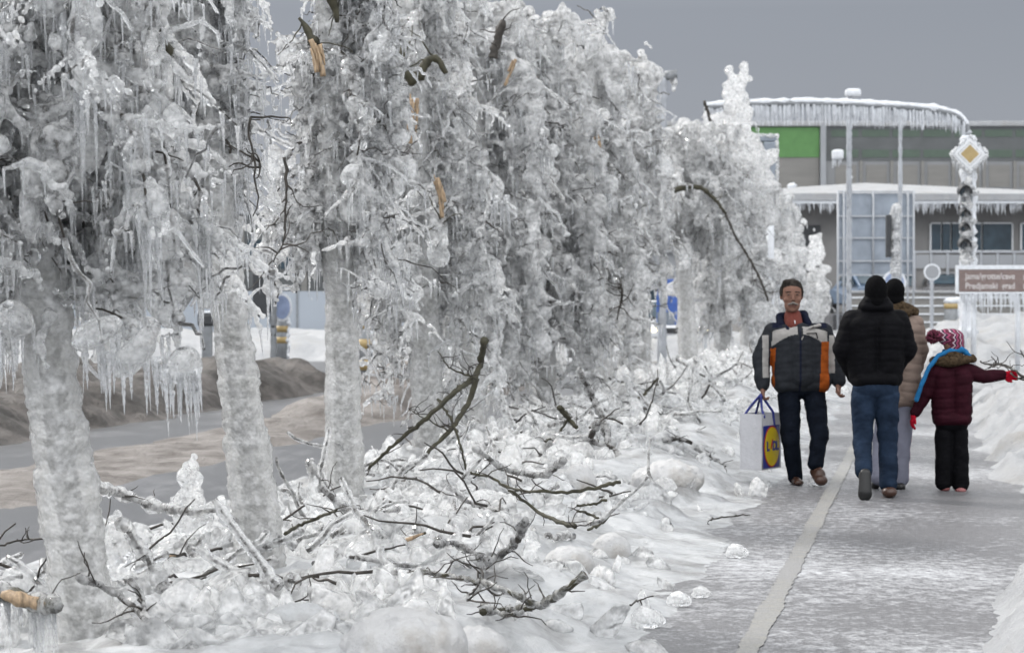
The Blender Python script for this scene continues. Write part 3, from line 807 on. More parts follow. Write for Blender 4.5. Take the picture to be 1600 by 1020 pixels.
for k, (pl, lb) in enumerate([([(902, 790), (930, 786), (947, 781)], 'short straight dark stick, upper of three beside the dirty snow lump'),
                              ([(902, 797), (920, 803), (934, 809)], 'short mossy stick, middle of three beside the dirty snow lump'),
                              ([(920, 826), (938, 820), (952, 804)], 'curved dark stick, lowest of three beside the dirty snow lump')]):
    branch(lb, [(pl, 0.008, 0.009)], 13.6, seed=20+k, twigs=1)
branch('iced branch reaching left to right just above the road edge, beside the nearest trunk',
       [([(152, 762), (190, 772), (240, 792), (300, 800), (345, 796)], 0.014, 0.010)], 12.2, 'bark', iced=0.022, seed=4)
branch('thin wet branch at the left edge above the sawn log', [([(-10, 856), (30, 842), (75, 842)], 0.007, 0.005)], 11.8, 'bark', seed=5)
branch('dark stick with a pale end lying between the two nearest trunks', [([(260, 868), (300, 866), (347, 857)], 0.009, 0.008)], 11.6, 'bark', seed=6, split=([(256, 868), (275, 868)], 0.007), twigs=1)
branch('mossy stick slanting up right of the second trunk', [([(446, 833), (470, 818), (500, 808), (527, 796)], 0.012, 0.008)], 12.6, seed=7)
branch('straight ice-sleeved branch slanting down beside the nearest trunk', [([(188, 815), (220, 860), (248, 900), (262, 930)], 0.008, 0.007)], 10.0, 'bark', iced=0.024, seed=8)
branch('ice-sleeved branch rising left of the third trunk', [([(482, 722), (500, 760), (535, 792), (560, 815)], 0.010, 0.014)], 13.2, 'bark', iced=0.016, seed=9)
branch('sawn mossy log with a pale face and icicles under it, at the left edge', [([(-60, 915), (0, 925), (50, 938), (88, 945)], 0.036, 0.030)], 8.7, iced=0.006, seed=10, icl=46, split=([(2, 928), (45, 940), (84, 946)], 0.034), twigs=2)
branch('splintered pale stick on the ice below the third trunk', [([(612, 852), (640, 842), (664, 832)], 0.010, 0.007)], 12.2, seed=11, split=([(618, 850), (662, 833)], 0.013), twigs=2)
branch('grey ice-glazed forked branch in the middle of the heap', [([(680, 850), (715, 848), (745, 868), (765, 876)], 0.010, 0.012), ([(765, 880), (790, 862), (812, 842), (820, 812)], 0.014, 0.016), ([(765, 878), (752, 895)], 0.008, 0.006)], 11.9, 'bark', iced=0.008, seed=12)
branch('leaning grey broken stem behind the upright snow lump', [([(904, 578), (925, 620), (942, 655), (958, 720)], 0.020, 0.028)], 18.4, 'bark', iced=0.012, seed=13)
branch('short mossy stub left of the leaning grey stem', [([(874, 636), (890, 655), (900, 668)], 0.026, 0.018), ([(888, 655), (870, 680), (850, 690)], 0.012, 0.008)], 18.6, seed=14)
branch('dark forked stem at the foot of the leaning grey stem', [([(935, 660), (918, 690), (905, 712)], 0.022, 0.028), ([(925, 690), (960, 700), (985, 745)], 0.022, 0.016)], 18.0, 'bark', iced=0.005, seed=15)
branch('iced branch lying right of the leaning stems, nearest the bag', [([(1038, 688), (1060, 684), (1080, 692)], 0.022, 0.016), ([(1085, 700), (1110, 712), (1133, 728)], 0.014, 0.008)], 19.5, 'bark', iced=0.004, seed=16)
branch('mossy stick arching up below the parked car', [([(985, 632), (1010, 612), (1028, 590)], 0.018, 0.014)], 24.0, seed=17)
branch('thin grey branch lying below the blue panels', [([(1050, 650), (1085, 640), (1110, 600)], 0.014, 0.012)], 25.5, 'bark', seed=18)
branch('small forked twig on the path edge beside the clear ice chunks', [([(985, 945), (1000, 935), (1022, 930)], 0.005, 0.003), ([(1002, 936), (1003, 945)], 0.004, 0.003)], 11.3, 'bark', seed=19, twigs=0)
branch('small straight twig on the ice right of the heap', [([(1110, 812), (1140, 806), (1172, 804)], 0.006, 0.004)], 15.2, 'bark', seed=30, twigs=2)
branch('thin twig lying on the snow at the foot of the second trunk', [([(462, 940), (485, 935), (505, 946)], 0.004, 0.003)], 11.0, 'bark', seed=31, twigs=3)
branch('broken bough of the heap lying under the second trunk gap', [([(120, 900), (170, 920), (215, 952), (232, 975)], 0.012, 0.009), ([(205, 905), (222, 935), (232, 975)], 0.010, 0.007)], 9.6, 'bark', iced=0.006, seed=32)
branch('tangled grey bough behind the flat snow lump', [([(740, 700), (790, 735), (850, 745), (880, 720)], 0.012, 0.018), ([(700, 760), (740, 790), (790, 800)], 0.010, 0.014)], 16.0, 'bark', iced=0.010, seed=33)
branch('bare springy branch on the right snowbank that the child reaches for', [([(1532, 566), (1545, 570), (1565, 569), (1585, 578), (1600, 590), (1625, 600)], 0.006, 0.012), ([(1548, 557), (1560, 569)], 0.004, 0.005), ([(1540, 577), (1560, 569)], 0.003, 0.004),
        ([(1570, 571), (1585, 590), (1600, 590)], 0.004, 0.006), ([(1594, 548), (1602, 560), (1625, 575)], 0.005, 0.007), ([(1590, 592), (1612, 594)], 0.006, 0.009)], 17.7, 'bark', seed=34, twigs=3)
# clear ice spires thrown up from fallen boughs
def spire(px, py0, py1, w_, Y, label, seed):
    r = np.random.default_rng(seed); b = at(px, py1, Y); t = at(px - 4, py0, Y); nm = NM(); W = w_/(F/Y)/2
    n_ = 12; k = np.linspace(0, 1, n_); P = np.stack([(t.x-b.x)*k, 0*k, (t.z-b.z)*k], -1) + r.normal(size=(n_, 3))*W*0.15
    rr = W*(1.15 - 0.85*k)*r.uniform(0.7, 1.2, n_)
    blobs(nm, r, P, np.stack([rr, rr*0.7, rr*1.2], -1), 2, 0.12); me = remesh(nm.mesh('x'), 0.010, 1); me.name = 'ice_spire'
    tag(mkobj('ice_spire', me, M['ice'], loc=b), label, 'ice spire', 'ice spires on the fallen boughs')
spire(300, 715, 815, 50, 12.2, 'jagged clear ice spire on the fallen bough between the two nearest trunks', 1)
spire(185, 800, 880, 46, 10.2, 'rounded ice spire beside the nearest trunk', 2)
spire(490, 720, 800, 26, 13.3, 'thin ice spire left of the third trunk', 3)
spire(830, 820, 880, 26, 11.7, 'small ice spire at the end of the grey forked branch', 4)
# ------------------------------------------------------------------ street furniture, buildings, cars
def pbox(nm, x0, x1, y0, y1, z0, z1):
    V = [(x0,y0,z0),(x1,y0,z0),(x1,y1,z0),(x0,y1,z0),(x0,y0,z1),(x1,y0,z1),(x1,y1,z1),(x0,y1,z1)]
    nm.addn(V, [(0,3,2,1),(4,5,6,7),(0,1,5,4),(1,2,6,5),(2,3,7,6),(3,0,4,7)])
def bx(name, m, parent, *bs, bev=0.0, o=None):
    nm = NM()
    for b in bs: pbox(nm, *b)
    ob = nm.build(name, m, parent, smooth=False)
    if bev:
        md = ob.modifiers.new("b", 'BEVEL'); md.width = bev; md.segments = 2
    return ob
def flat(name, col, rough=0.6, **k): return simple(name, col, rough, **k)
M['frost'] = simple('rime_frost', (0.62, 0.64, 0.67), 0.35, var=0.12, scale=12, bstr=0.6, bdist=0.02)
M['dull_frost'] = simple('dull_frost', (0.33, 0.345, 0.37), 0.45, var=0.12, scale=8)
M['steel'] = simple('grey_steel', (0.20, 0.21, 0.22), 0.5, metal=0.3, var=0.2, scale=6)
M['dark'] = simple('dark_plastic', (0.03, 0.032, 0.035), 0.45, var=0.2)
M['blue'] = simple('sign_blue', (0.055, 0.12, 0.38), 0.4, var=0.2, scale=5)
M['pale_blue'] = simple('frosted_blue', (0.22, 0.27, 0.40), 0.4, var=0.2, scale=8)
M['white'] = simple('white_paint', (0.62, 0.63, 0.64), 0.45, var=0.06)
M['yellow'] = simple('yellow_paint', (0.34, 0.25, 0.11), 0.5, var=0.12)
M['brown'] = simple('sign_brown', (0.17, 0.125, 0.115), 0.45, var=0.15)
M['green'] = simple('green_panel', (0.075, 0.185, 0.055), 0.5, var=0.12, scale=2)
M['green2'] = simple('green_band', (0.062, 0.09, 0.068), 0.5, var=0.1, scale=2)
M['clad'] = simple('grey_cladding', (0.17, 0.165, 0.155), 0.6, var=0.1, scale=0.6, stretch=(1, 1, 6))
M['clad2'] = simple('pale_cladding', (0.26, 0.27, 0.285), 0.55, var=0.08, scale=0.6)
M['clad3'] = simple('mid_cladding', (0.19, 0.195, 0.20), 0.55, var=0.08, scale=0.6)
M['glasspanel'] = simple('dark_facade_glass', (0.095, 0.10, 0.10), 0.2, var=0.15, scale=0.7)
M['render'] = simple('grey_render', (0.19, 0.185, 0.18), 0.7, var=0.1, scale=1.2)
M['wing'] = simple('window_glass', (0.03, 0.05, 0.065), 0.15, var=0.4, scale=1.5)
M['wall'] = simple('barrier_blue_grey', (0.30, 0.33, 0.37), 0.5, var=0.06, scale=0.5)
M['board'] = simple('frosted_board', (0.22, 0.25, 0.29), 0.35, var=0.15, scale=3)
M['snowtop'] = M['snow']

def sleeve(root, pts, r, name='ice_coat', sides=10, seed=0, step=0.08, amp=0.18, mt='ice_far'):
    r_ = np.random.default_rng(seed); Q = resample(np.array(pts, float), step)
    nm = NM(); tube(nm, Q, r*(1 + amp*r_.normal(size=len(Q))*0.6), sides, r_, amp*0.4)
    return nm.build(name, M[mt], root)
def pole(name, px, py0, py1, Y, r, label, cat, ice=0.03, m='steel', group=None, seed=0):
    t = at(px, py0, Y)
    root = empty(name, (t.x, Y, 0), label, cat, group)
    nm = NM(); tube(nm, [(0, 0, -0.05), (0, 0, t.z*0.5), (0, 0, t.z)], r, 10); nm.build('pole', M[m], root)
    sleeve(root, [(0, 0, -0.02), (0, 0, t.z)], r + ice, seed=seed, mt='dull_frost')
    return root, t.z

# ---- large store with the green band
Y = 135.0
a = at(985, 190, Y); b = at(1285, 190, Y); zt = a.z; c = at(1760, 190, Y)
r = empty('store_building', (b.x, Y, 0), 'long grey store building with a bright green fascia under a snowy roof edge', 'building')
def lx(px): return at(px, 300, Y).x - b.x
def lz(py): return at(1300, py, Y).z
bx('wall', M['clad'], r, (lx(985), lx(1280), 0, 30, -0.1, lz(246)))
bx('glass_wall', M['clad3'], r, (lx(1290), lx(1760), 0, 30, -0.1, lz(252)))
bx('green_fascia', M['green'], r, (lx(985), lx(1280), -0.05, 30, lz(246)+0.002, lz(199)))
bx('green_band', M['green2'], r, *[(lx(p)+0.02, lx(p+44)-0.03, -0.05, 0.3, lz(246), lz(234)) for p in range(1298, 1700, 48)])
bx('green_band', M['green2'], r, *[(lx(p)+0.02, lx(p+44)-0.03, -0.05, 0.3, lz(214), lz(203)) for p in range(1298, 1700, 48)])
bx('facade_panel', M['glasspanel'], r, (lx(1290), lx(1760), -0.02, 30, lz(252)+0.003, lz(198)))
bx('pilaster', M['clad2'], r, (lx(1281), lx(1289.5), -0.3, 0.5, 0, lz(195)))
for p in range(1345, 1700, 48): bx('pilaster', M['clad'], r, (lx(p)-0.1, lx(p)+0.1, -0.15, 0, 0, lz(252)))
for p in range(1300, 1740, 48):
    bx('window', M['clad'], r, (lx(p)+0.2, lx(p+40)-0.1, -0.03, 0.02, lz(292), lz(258)))
bx('roof_edge', M['snowtop'], r, (lx(984), lx(1761), -0.25, 30, lz(198)+0.003, lz(190)), bev=0.06)

# ---- low building with snowy roof
Y = 86.0
o = at(1390, 400, Y)
r = empty('low_building', (o.x, Y, 0), 'low grey building with a thick snow-covered roof and deep iced eaves', 'building')
lx = lambda px: at(px, 300, Y).x - o.x
lz = lambda py: at(1300, py, Y).z
x0, x1 = lx(1150), lx(1740)
bx('wall', M['render'], r, (x0+0.6, x1, 1.5, 14, -0.1, lz(314)))
nm = NM(); zf, ze = lz(290), lz(313)
nm.addn([(x0,0,ze),(x1,0,ze),(x1,15,ze),(x0,15,ze),(x0,0,lz(302)),(x1,0,lz(303)),(x1,15,lz(303)),(x0,15,lz(302)),(0.0,6,1.6+(460-286)/3400*92),(x0+3,6,1.6+(460-293)/3400*92),(x1-2,6,1.6+(460-299)/3400*92)],
        [(0,3,2,1),(0,1,5,4),(1,2,6,5),(2,3,7,6),(3,0,4,7),(4,8,9),(4,5,8),(5,10,8),(5,6,10),(6,8,10),(6,7,8),(7,9,8),(7,4,9)])
nm.build('roof', M['snowtop'], r, smooth=False)
bx('eave', M['frost'], r, (x0+0.05, x1, 0.06, 0.3, lz(318), ze-0.003))
rg = np.random.default_rng(4); nm = NM(); n_ = 420
icicles(nm, rg, np.stack([rg.uniform(x0, x1, n_), rg.uniform(0.06, 0.25, n_), np.full(n_, lz(317))], -1), rg.uniform(0.1, 0.5, n_), rg.uniform(0.02, 0.04, n_), 4, 4); nm.build('icicles', M['frost'], r, kind='stuff')
for (p0, p1) in ((1466, 1482), (1484, 1497), (1499, 1546), (1548, 1594), (1610, 1660)):
    w_ = bx('window', M['wing'], r, (lx(p0), lx(p1), 1.42, 1.497, lz(390), lz(348)))
    bx('frame', M['white'], w_, (lx(p0)-0.06, lx(p0), 1.38, 1.497, lz(390), lz(348)), (lx(p1), lx(p1)+0.05, 1.38, 1.497, lz(390), lz(348)), (lx(p0), lx(p1), 1.38, 1.45, lz(348)+0.002, lz(346)), (lx(p0), lx(p1), 1.35, 1.45, lz(393), lz(390)-0.002))
bx('door', M['dark'], r, (lx(1262), lx(1290), 1.44, 1.497, 0, lz(350)))
for (p, t_, w_, lb) in ((1262, 276, 8, 'snow-capped rounded roof vent'), (1357, 262, 5, 'tall frosted roof vent pipe')):
    nm = NM(); tube(nm, [(lx(p), 5, lz(296)), (lx(p), 5, lz(t_+9)), (lx(p)+0.03, 5, lz(t_+4)), (lx(p), 5, lz(t_))], [w_/40*0.75, w_/40*0.7, w_/40*1.1, w_/40*0.5], 10)
    nm.build('roof_vent', M['frost'], r)['label'] = lb
# balustrade panels in front
Y = 78.0; o = at(1430, 400, Y); r = empty('balustrade', (o.x, Y, 0), 'row of white panels along the terrace below the low building\'s windows', 'balustrade')
for k in range(8):
    xx = k*26/(F/Y)
    bx('panel', M['clad2'], r, (xx+0.03, xx+22/(F/Y), 0, 0.06, at(0, 419, Y).z, at(0, 398, Y).z))
    bx('post', M['dull_frost'], r, (xx-0.06, xx+0.02, 0, 0.08, 0, at(0, 395, Y).z))
bx('rail', M['dull_frost'], r, (-0.1, 26*8/(F/Y), -0.02, 0.1, at(0, 395, Y).z+0.002, at(0, 392, Y).z))
bx('plinth', M['render'], r, (0, 26*8/(F/Y), 0.1, 0.3, 0, at(0, 420, Y).z))
# ribbed retaining wall
Y = 74.0; o = at(1330, 460, Y); r = empty('low_wall', (o.x, Y, 0), 'long low ribbed grey wall behind the snow at the end of the path', 'wall')
bx('wall', M['clad'], r, (0, 9.5, 0, 0.3, -0.05, at(0, 458, Y).z))
bx('coping', M['snowtop'], r, (-0.1, 9.6, -0.08, 0.4, at(0, 458, Y).z+0.002, at(0, 454, Y).z), bev=0.02)
for k in range(5): bx('rib', M['frost'], r, (0, 9.5, -0.05, 0, 0.35+k*0.28, 0.40+k*0.28))

# ---- left background: dark building, pale barrier
Y = 110.0; o = at(400, 460, Y); r = empty('dark_building', (o.x, Y, 0), 'dark grey-green building glimpsed behind the pale barrier at the left', 'building')
bx('wall', M['glasspanel'], r, (-9, 6, 0, 12, -0.1, at(0, 335, Y).z))
bx('roof_edge', M['snowtop'], r, (-9.2, 6.2, -0.2, 12.2, at(0, 335, Y).z+0.003, at(0, 330, Y).z), bev=0.05)
for k in range(9): bx('window', M['wing'], r, (-8.4+k*1.6, -7.3+k*1.6, -0.04, 0, at(0, 420, Y).z, at(0, 375, Y).z))
bx('pilaster', M['clad'], r, *[(-8.9+k*1.6, -8.6+k*1.6, -0.15, 0, 0, at(0, 338, Y).z) for k in range(10)])
Y = 108.0; o = at(640, 440, Y); r = empty('grey_hall', (o.x, Y, 0), 'grey hall behind the trees between the dark building and the green store', 'building')
bx('wall', M['clad2'], r, (-3.5, 14, 0, 10, -0.1, at(0, 395, Y).z)); bx('roof_edge', M['snowtop'], r, (-3.6, 14.1, -0.2, 10.2, at(0, 395, Y).z+0.003, at(0, 390, Y).z), bev=0.04)
for k in range(8): bx('window', M['wing'], r, (-3+k*2.0, -1.6+k*2.0, -0.03, 0, 1.2, 2.4))
Y = 70.0; o = at(270, 460, Y); r = empty('noise_barrier', (o.x, Y, 0), 'smooth pale blue-grey barrier with a snow ledge running behind the left road', 'barrier')
bx('panel', M['wall'], r, *[(k*2.0+0.01, k*2.0+1.99, 0, 0.12, -0.05, at(0, 455, Y).z) for k in range(-6, 6)])
bx('ledge', M['snowtop'], r, (-12.1, 12.1, -0.25, 0.2, -0.05, at(0, 528, Y).z + 0.15), bev=0.04)
bx('post', M['steel'], r, *[(k*2.0-0.03, k*2.0+0.03, -0.04, 0.14, 0, at(0, 453, Y).z) for k in range(-6, 7)])

# ---- long arm carrying icicles, on the mast with the signals
Y = 50.0; t = at(1513, 205, Y)
r = empty('signal_mast', (t.x, Y, 0), 'tall iced mast with a long curved arm fringed with icicles', 'mast')
armpx = [(1513, 212), (1508, 192), (1496, 180), (1470, 173), (1420, 168), (1350, 164), (1260, 161), (1160, 163), (1100, 168)]
armP = np.array([tuple(at(p, q, Y)) for p, q in armpx]) - np.array([t.x, Y, 0]); armP[:, 1] = 0
nm = NM(); tube(nm, [(0, 0, -0.05), (0, 0, 2), (0, 0, armP[0, 2])], [0.11, 0.1, 0.08], 12); nm.build('pole', M['steel'], r)
nm = NM(); Q = resample(armP, 0.12); tube(nm, Q, 0.075, 10); nm.build('arm', M['steel'], r)
sleeve(r, [(0, 0, 0), (0, 0, armP[0, 2])], 0.19, seed=3, mt='frost', sides=14)
nm = NM(); tube(nm, Q + np.array([0, 0, 0.045]), 0.075*(1+0.15*np.random.default_rng(3).normal(size=len(Q))), 8); nm.build('ice_coat', M['frost'], r)
rg = np.random.default_rng(8); n_ = 620; ii = rg.uniform(2.0, len(Q)-1.01, n_); i0 = ii.astype(int); P = Q[i0] + (Q[i0+1]-Q[i0])*(ii-i0)[:, None] - np.array([0, 0, 0.03]) + rg.normal(size=(n_, 3))*np.array([0.0, 0.03, 0])
nm = NM(); icicles(nm, rg, P, rg.uniform(0.22, 0.52, n_)*(1 - 0.15*(P[:, 0] > -1)), rg.uniform(0.016, 0.028, n_), 5, 6, tilt=0.03); nm.build('icicles', M['frost'], r, kind='stuff')
# signal heads on the mast
r = empty('traffic_light', (t.x, Y, 0), 'iced traffic light of four dark hooded lamps fixed to the mast', 'traffic light')
hx = at(1503, 300, Y).x - t.x
bx('housing', M['steel'], r, (hx-0.06, hx+0.20, -0.26, -0.05, at(0, 402, Y).z, at(0, 352-22, Y).z), (hx-0.06, hx+0.20, -0.26, -0.05, at(0, 322, Y).z, at(0, 284, Y).z), bev=0.04)
for k, (py, s_) in enumerate(((300, 1.25), (334, 0.95), (356, 0.95), (382, 1.15))):
    z = at(0, py, Y).z; nm = NM(); th = np.linspace(0.1*math.pi, 0.95*math.pi, 12)*1.0
    V = []; 
    for dy, rr in ((-0.27, 0.13*s_), (-0.50, 0.125*s_)):
        for a_ in np.linspace(-0.15, math.pi+0.3, 14): V.append((hx-0.01+math.cos(a_)*rr, dy, z+math.sin(a_)*rr*1.15 - 0.06*(dy < -0.4)))
    V = np.array(V); j = np.arange(13); nm.add(V, np.stack([j, j+1, j+15, j+14], -1))
    V2 = V.copy(); V2[:, 0] = hx-0.01 + (V2[:, 0]-hx+0.01)*0.82; V2[:, 2] = z + (V2[:, 2]-z)*0.82; nm.add(V2, np.stack([j+14, j+15, j+1, j], -1))
    h_ = nm.build('lamp_hood', M['dark'], r)
    nm = NM(); tube(nm, [(hx-0.01, -0.275, z), (hx-0.01, -0.30, z)], 0.10*s_, 14); nm.build('lens', M['wing'], h_, smooth=False)
rg = np.random.default_rng(5); nm = NM(); n_ = 46
P = np.stack([hx + 0.12 + rg.normal(size=n_)*0.08, -0.28 + rg.normal(size=n_)*0.05, rg.uniform(at(0, 410, Y).z, at(0, 280, Y).z, n_)], -1)
blobs(nm, rg, P, rg.uniform(0.05, 0.11, (n_, 3)), 2, 0.1); me = remesh(nm.mesh('x'), 0.03, 1); mkobj('ice_coat', me, M['ice_far'], r)
nm = NM(); icicles(nm, rg, np.stack([rg.uniform(hx-0.1, hx+0.25, 30), np.full(30, -0.3), rg.uniform(at(0, 400, Y).z, at(0, 330, Y).z, 30)], -1), rg.uniform(0.15, 0.5, 30), rg.uniform(0.012, 0.025, 30)); nm.build('icicles', M['icicle'], r, kind='stuff')
# priority sign
c_ = at(1511, 242, Y); r = empty('priority_sign', (c_.x, Y-0.3, c_.z), 'ice-crusted diamond priority sign with a yellow centre on the mast', 'sign')
def diamond(nm, h, y0, y1):
    V = [(0,y0,-h),(h,y0,0),(0,y0,h),(-h,y0,0),(0,y1,-h),(h,y1,0),(0,y1,h),(-h,y1,0)]
    nm.addn(V, [(0,1,2,3),(7,6,5,4),(0,4,5,1),(1,5,6,2),(2,6,7,3),(3,7,4,0)])
for n_, h, y0, m_ in (('plate', 0.43, 0.0, 'frost'), ('border', 0.36, -0.012, 'white'), ('edge_line', 0.28, -0.016, 'steel'), ('white_field', 0.265, -0.020, 'white'), ('yellow_field', 0.215, -0.024, 'yellow')):
    nm = NM(); diamond(nm, h, y0, y0+0.011 if n_ != 'plate' else 0.05); nm.build(n_, M[m_], r, smooth=False)
rg = np.random.default_rng(9); nm = NM(); n_ = 60; k_ = rg.uniform(0, 4, n_); f_ = k_ % 1; cor = np.array([(0,-1),(1,0),(0,1),(-1,0),(0,-1)])*0.43
e_ = cor[k_.astype(int)]*(1-f_)[:, None] + cor[k_.astype(int)+1]*f_[:, None]
blobs(nm, rg, np.stack([e_[:, 0], 0*f_+0.02, e_[:, 1]], -1), rg.uniform(0.03, 0.065, (n_, 3)), 2, 0.1); mkobj('ice_rim', remesh(nm.mesh('x'), 0.02, 1), M['ice_far'], r)
nm = NM(); low = e_[e_[:, 1] < 0]; P = np.stack([low[:, 0], 0*low[:, 0], low[:, 1]], -1); icicles(nm, rg, P, rg.uniform(0.08, 0.3, len(P)), rg.uniform(0.012, 0.022, len(P))); nm.build('icicles', M['icicle'], r, kind='stuff')

# ---- lamp posts
r, h = pole('street_lamp', 1327, 152, 470, 53, 0.055, 'thin iced lamp post with a blocky lamp on top, before the low building', 'street lamp', 0.012, seed=11)
bx('lamp_head', M['frost'], r, (-0.1, 0.28, -0.15, 0.15, h+0.0, h+0.2), bev=0.07)
z = at(0, 243, 53).z; bx('bracket_lamp', M['frost'], r, (-0.42, -0.14, -0.12, 0.1, z-0.1, z+0.14), bev=0.06)
rg = np.random.default_rng(2); nm = NM(); icicles(nm, rg, np.stack([rg.uniform(-0.4, -0.15, 9), np.zeros(9), np.full(9, z-0.08)], -1), rg.uniform(0.08, 0.25, 9), rg.uniform(0.015, 0.03, 9)); nm.build('icicles', M['frost'], r, kind='stuff')
r, h = pole('sign_pole', 1407, 178, 470, 57, 0.04, 'plain thin iced pole under the icicle-fringed arm, right of the lamp post', 'pole', 0.012, seed=12)
nm = NM(); tube(nm, [(0, 0, h-0.02), (0, 0, h+0.05)], [0.06, 0.02], 8); nm.build('cap', M['frost'], r)
r, h = pole('street_lamp', 1036, 122, 470, 47, 0.05, 'iced street lamp against the sky above the trees, head pointing right', 'street lamp', 0.03, seed=13)
nm = NM(); tube(nm, [(0, 0, h-0.05), (0.05, 0, h+0.02), (0.22, 0, h+0.05)], [0.05, 0.08, 0.12], 8); tube(nm, [(0.04, 0, h+0.06), (0.30, 0, h+0.08)], 0.09, 8); nm.build('lamp_head', M['steel'], r)
nm = NM(); blobs(nm, rg, [(0.2, 0, h), (0.24, 0, h-0.1), (0.23, 0, h-0.2)], [(0.1, 0.08, 0.1), (0.08, 0.07, 0.09), (0.05, 0.05, 0.1)], 2, 0.05, rot=False); nm.build('ice_cap', M['ice_far'], r)

# ---- overhead frame seen above the trees
Y = 45.0; o = at(1202, 290, Y); r = empty('signal_gantry', (o.x, Y, 0), 'grey iced box frame standing out above the trees left of the lamp post', 'gantry')
lx = lambda px: at(px, 300, Y).x - o.x
lz = lambda py: at(1200, py, Y).z
bx('box', M['board'], r, (lx(1192), lx(1212), -0.1, 0.1, lz(290), lz(222)), bev=0.03)
bx('bar', M['board'], r, (lx(1160), lx(1213), -0.08, 0.08, lz(222)+0.003, lz(212)), bev=0.03)
bx('back_box', M['steel'], r, (lx(1160), lx(1170), -0.1, 0.1, lz(262), lz(222)), bev=0.03)
nm = NM(); tube(nm, [(lx(1203), 0, 0), (lx(1203), 0, lz(290))], 0.09, 10); nm.build('pole', M['frost'], r)
rg = np.random.default_rng(21); nm = NM(); n_ = 60
blobs(nm, rg, np.concatenate([np.stack([rg.uniform(lx(1162), lx(1214), n_), rg.normal(size=n_)*0.05, np.full(n_, lz(213))], -1), np.stack([np.full(n_, lx(1213)), rg.normal(size=n_)*0.05, rg.uniform(lz(292), lz(215), n_)], -1)]), rg.uniform(0.03, 0.07, (2*n_, 3)), 2, 0.1)
mkobj('ice_coat', remesh(nm.mesh('x'), 0.02, 1), M['ice_far'], r)
nm = NM(); icicles(nm, rg, np.stack([rg.uniform(lx(1166), lx(1192), 30), np.zeros(30), np.full(30, lz(222))], -1), rg.uniform(0.1, 0.7, 30), rg.uniform(0.012, 0.024, 30)); nm.build('icicles', M['icicle'], r, kind='stuff')

# ---- framed board
Y = 62.0; o = at(1367, 480, Y); r = empty('notice_board', (o.x, Y, 0), 'large frosted glass-panelled board in a steel frame on tall legs', 'notice board')
lx = lambda px: at(px, 300, Y).x - o.x
lz = lambda py: at(1367, py, Y).z
bx('board', M['board'], r, (lx(1309), lx(1426), 0, 0.05, lz(430), lz(302)))
for p in (1309, 1318, 1364, 1418, 1427): 
    nm = NM(); q = 6 if p in (1309, 1427) else 2
    tube(nm, [(lx(p), -0.06, 0 if p != 1364 else lz(430)), (lx(p), -0.06, lz(298))], 0.032, 8); nm.build('post', M['dull_frost'], r)
for q in (300, 338, 372, 408, 430): bx('rail', M['dull_frost'], r, (lx(1309), lx(1427), -0.08, -0.045, lz(q)-0.02, lz(q)+0.025))

# ---- pedestrian signal
r, h = pole('pedestrian_signal', 1399, 325, 470, 56, 0.045, 'ice-clad pedestrian signal standing before the glass-panelled board', 'traffic light', 0.05, seed=14)
z0, z1 = at(0, 402, 56).z, at(0, 336, 56).z
bx('housing', M['dark'], r, (-0.24, -0.12, -0.14, 0.10, z0, z1), bev=0.02)
rg = np.random.default_rng(31); nm = NM(); n_ = 30; zz = np.linspace(at(0, 425, 56).z, at(0, 324, 56).z, n_)
blobs(nm, rg, np.stack([rg.normal(size=n_)*0.02, rg.normal(size=n_)*0.03, zz], -1), np.stack([rg.uniform(0.09, 0.15, n_)]*2 + [rg.uniform(0.1, 0.16, n_)], -1), 2, 0.06); mkobj('ice_sheath', remesh(nm.mesh('x'), 0.03, 1), M['ice_far'], r)

# ---- round signs
def disc(nm, rx, rz_, y0, y1, x=0, z=0, n=28):
    a = np.linspace(0, 2*math.pi, n, endpoint=False)
    V = np.concatenate([np.stack([x+np.cos(a)*rx, 0*a+y0, z+np.sin(a)*rz_], -1), np.stack([x+np.cos(a)*rx, 0*a+y1, z+np.sin(a)*rz_], -1)])
    fs = [tuple(range(n)), tuple(range(2*n-1, n-1, -1))] + [(j, n+j, n+(j+1) % n, (j+1) % n) for j in range(n)]
    nm.addn(V, fs)
def roundsign(px, py, Y, rad, face, label, seed):
    r, h = pole('round_sign', px, py, 495, Y, 0.03, label, 'sign', 0.03, seed=seed)
    nm = NM(); disc(nm, rad, rad, -0.06, -0.02, 0, h); nm.build('rim', M['frost'], r, smooth=False)
    nm = NM(); disc(nm, rad*0.8, rad*0.8, -0.075, -0.062, 0, h); nm.build('face', M[face], r, smooth=False)
    return r
roundsign(1397, 441, 60, 0.33, 'pale_blue', 'frosted pale blue round sign just above the black woolly hats', 15)
roundsign(1456, 425, 68, 0.26, 'clad2', 'grey round sign on a thin post left of the brown sign', 16)

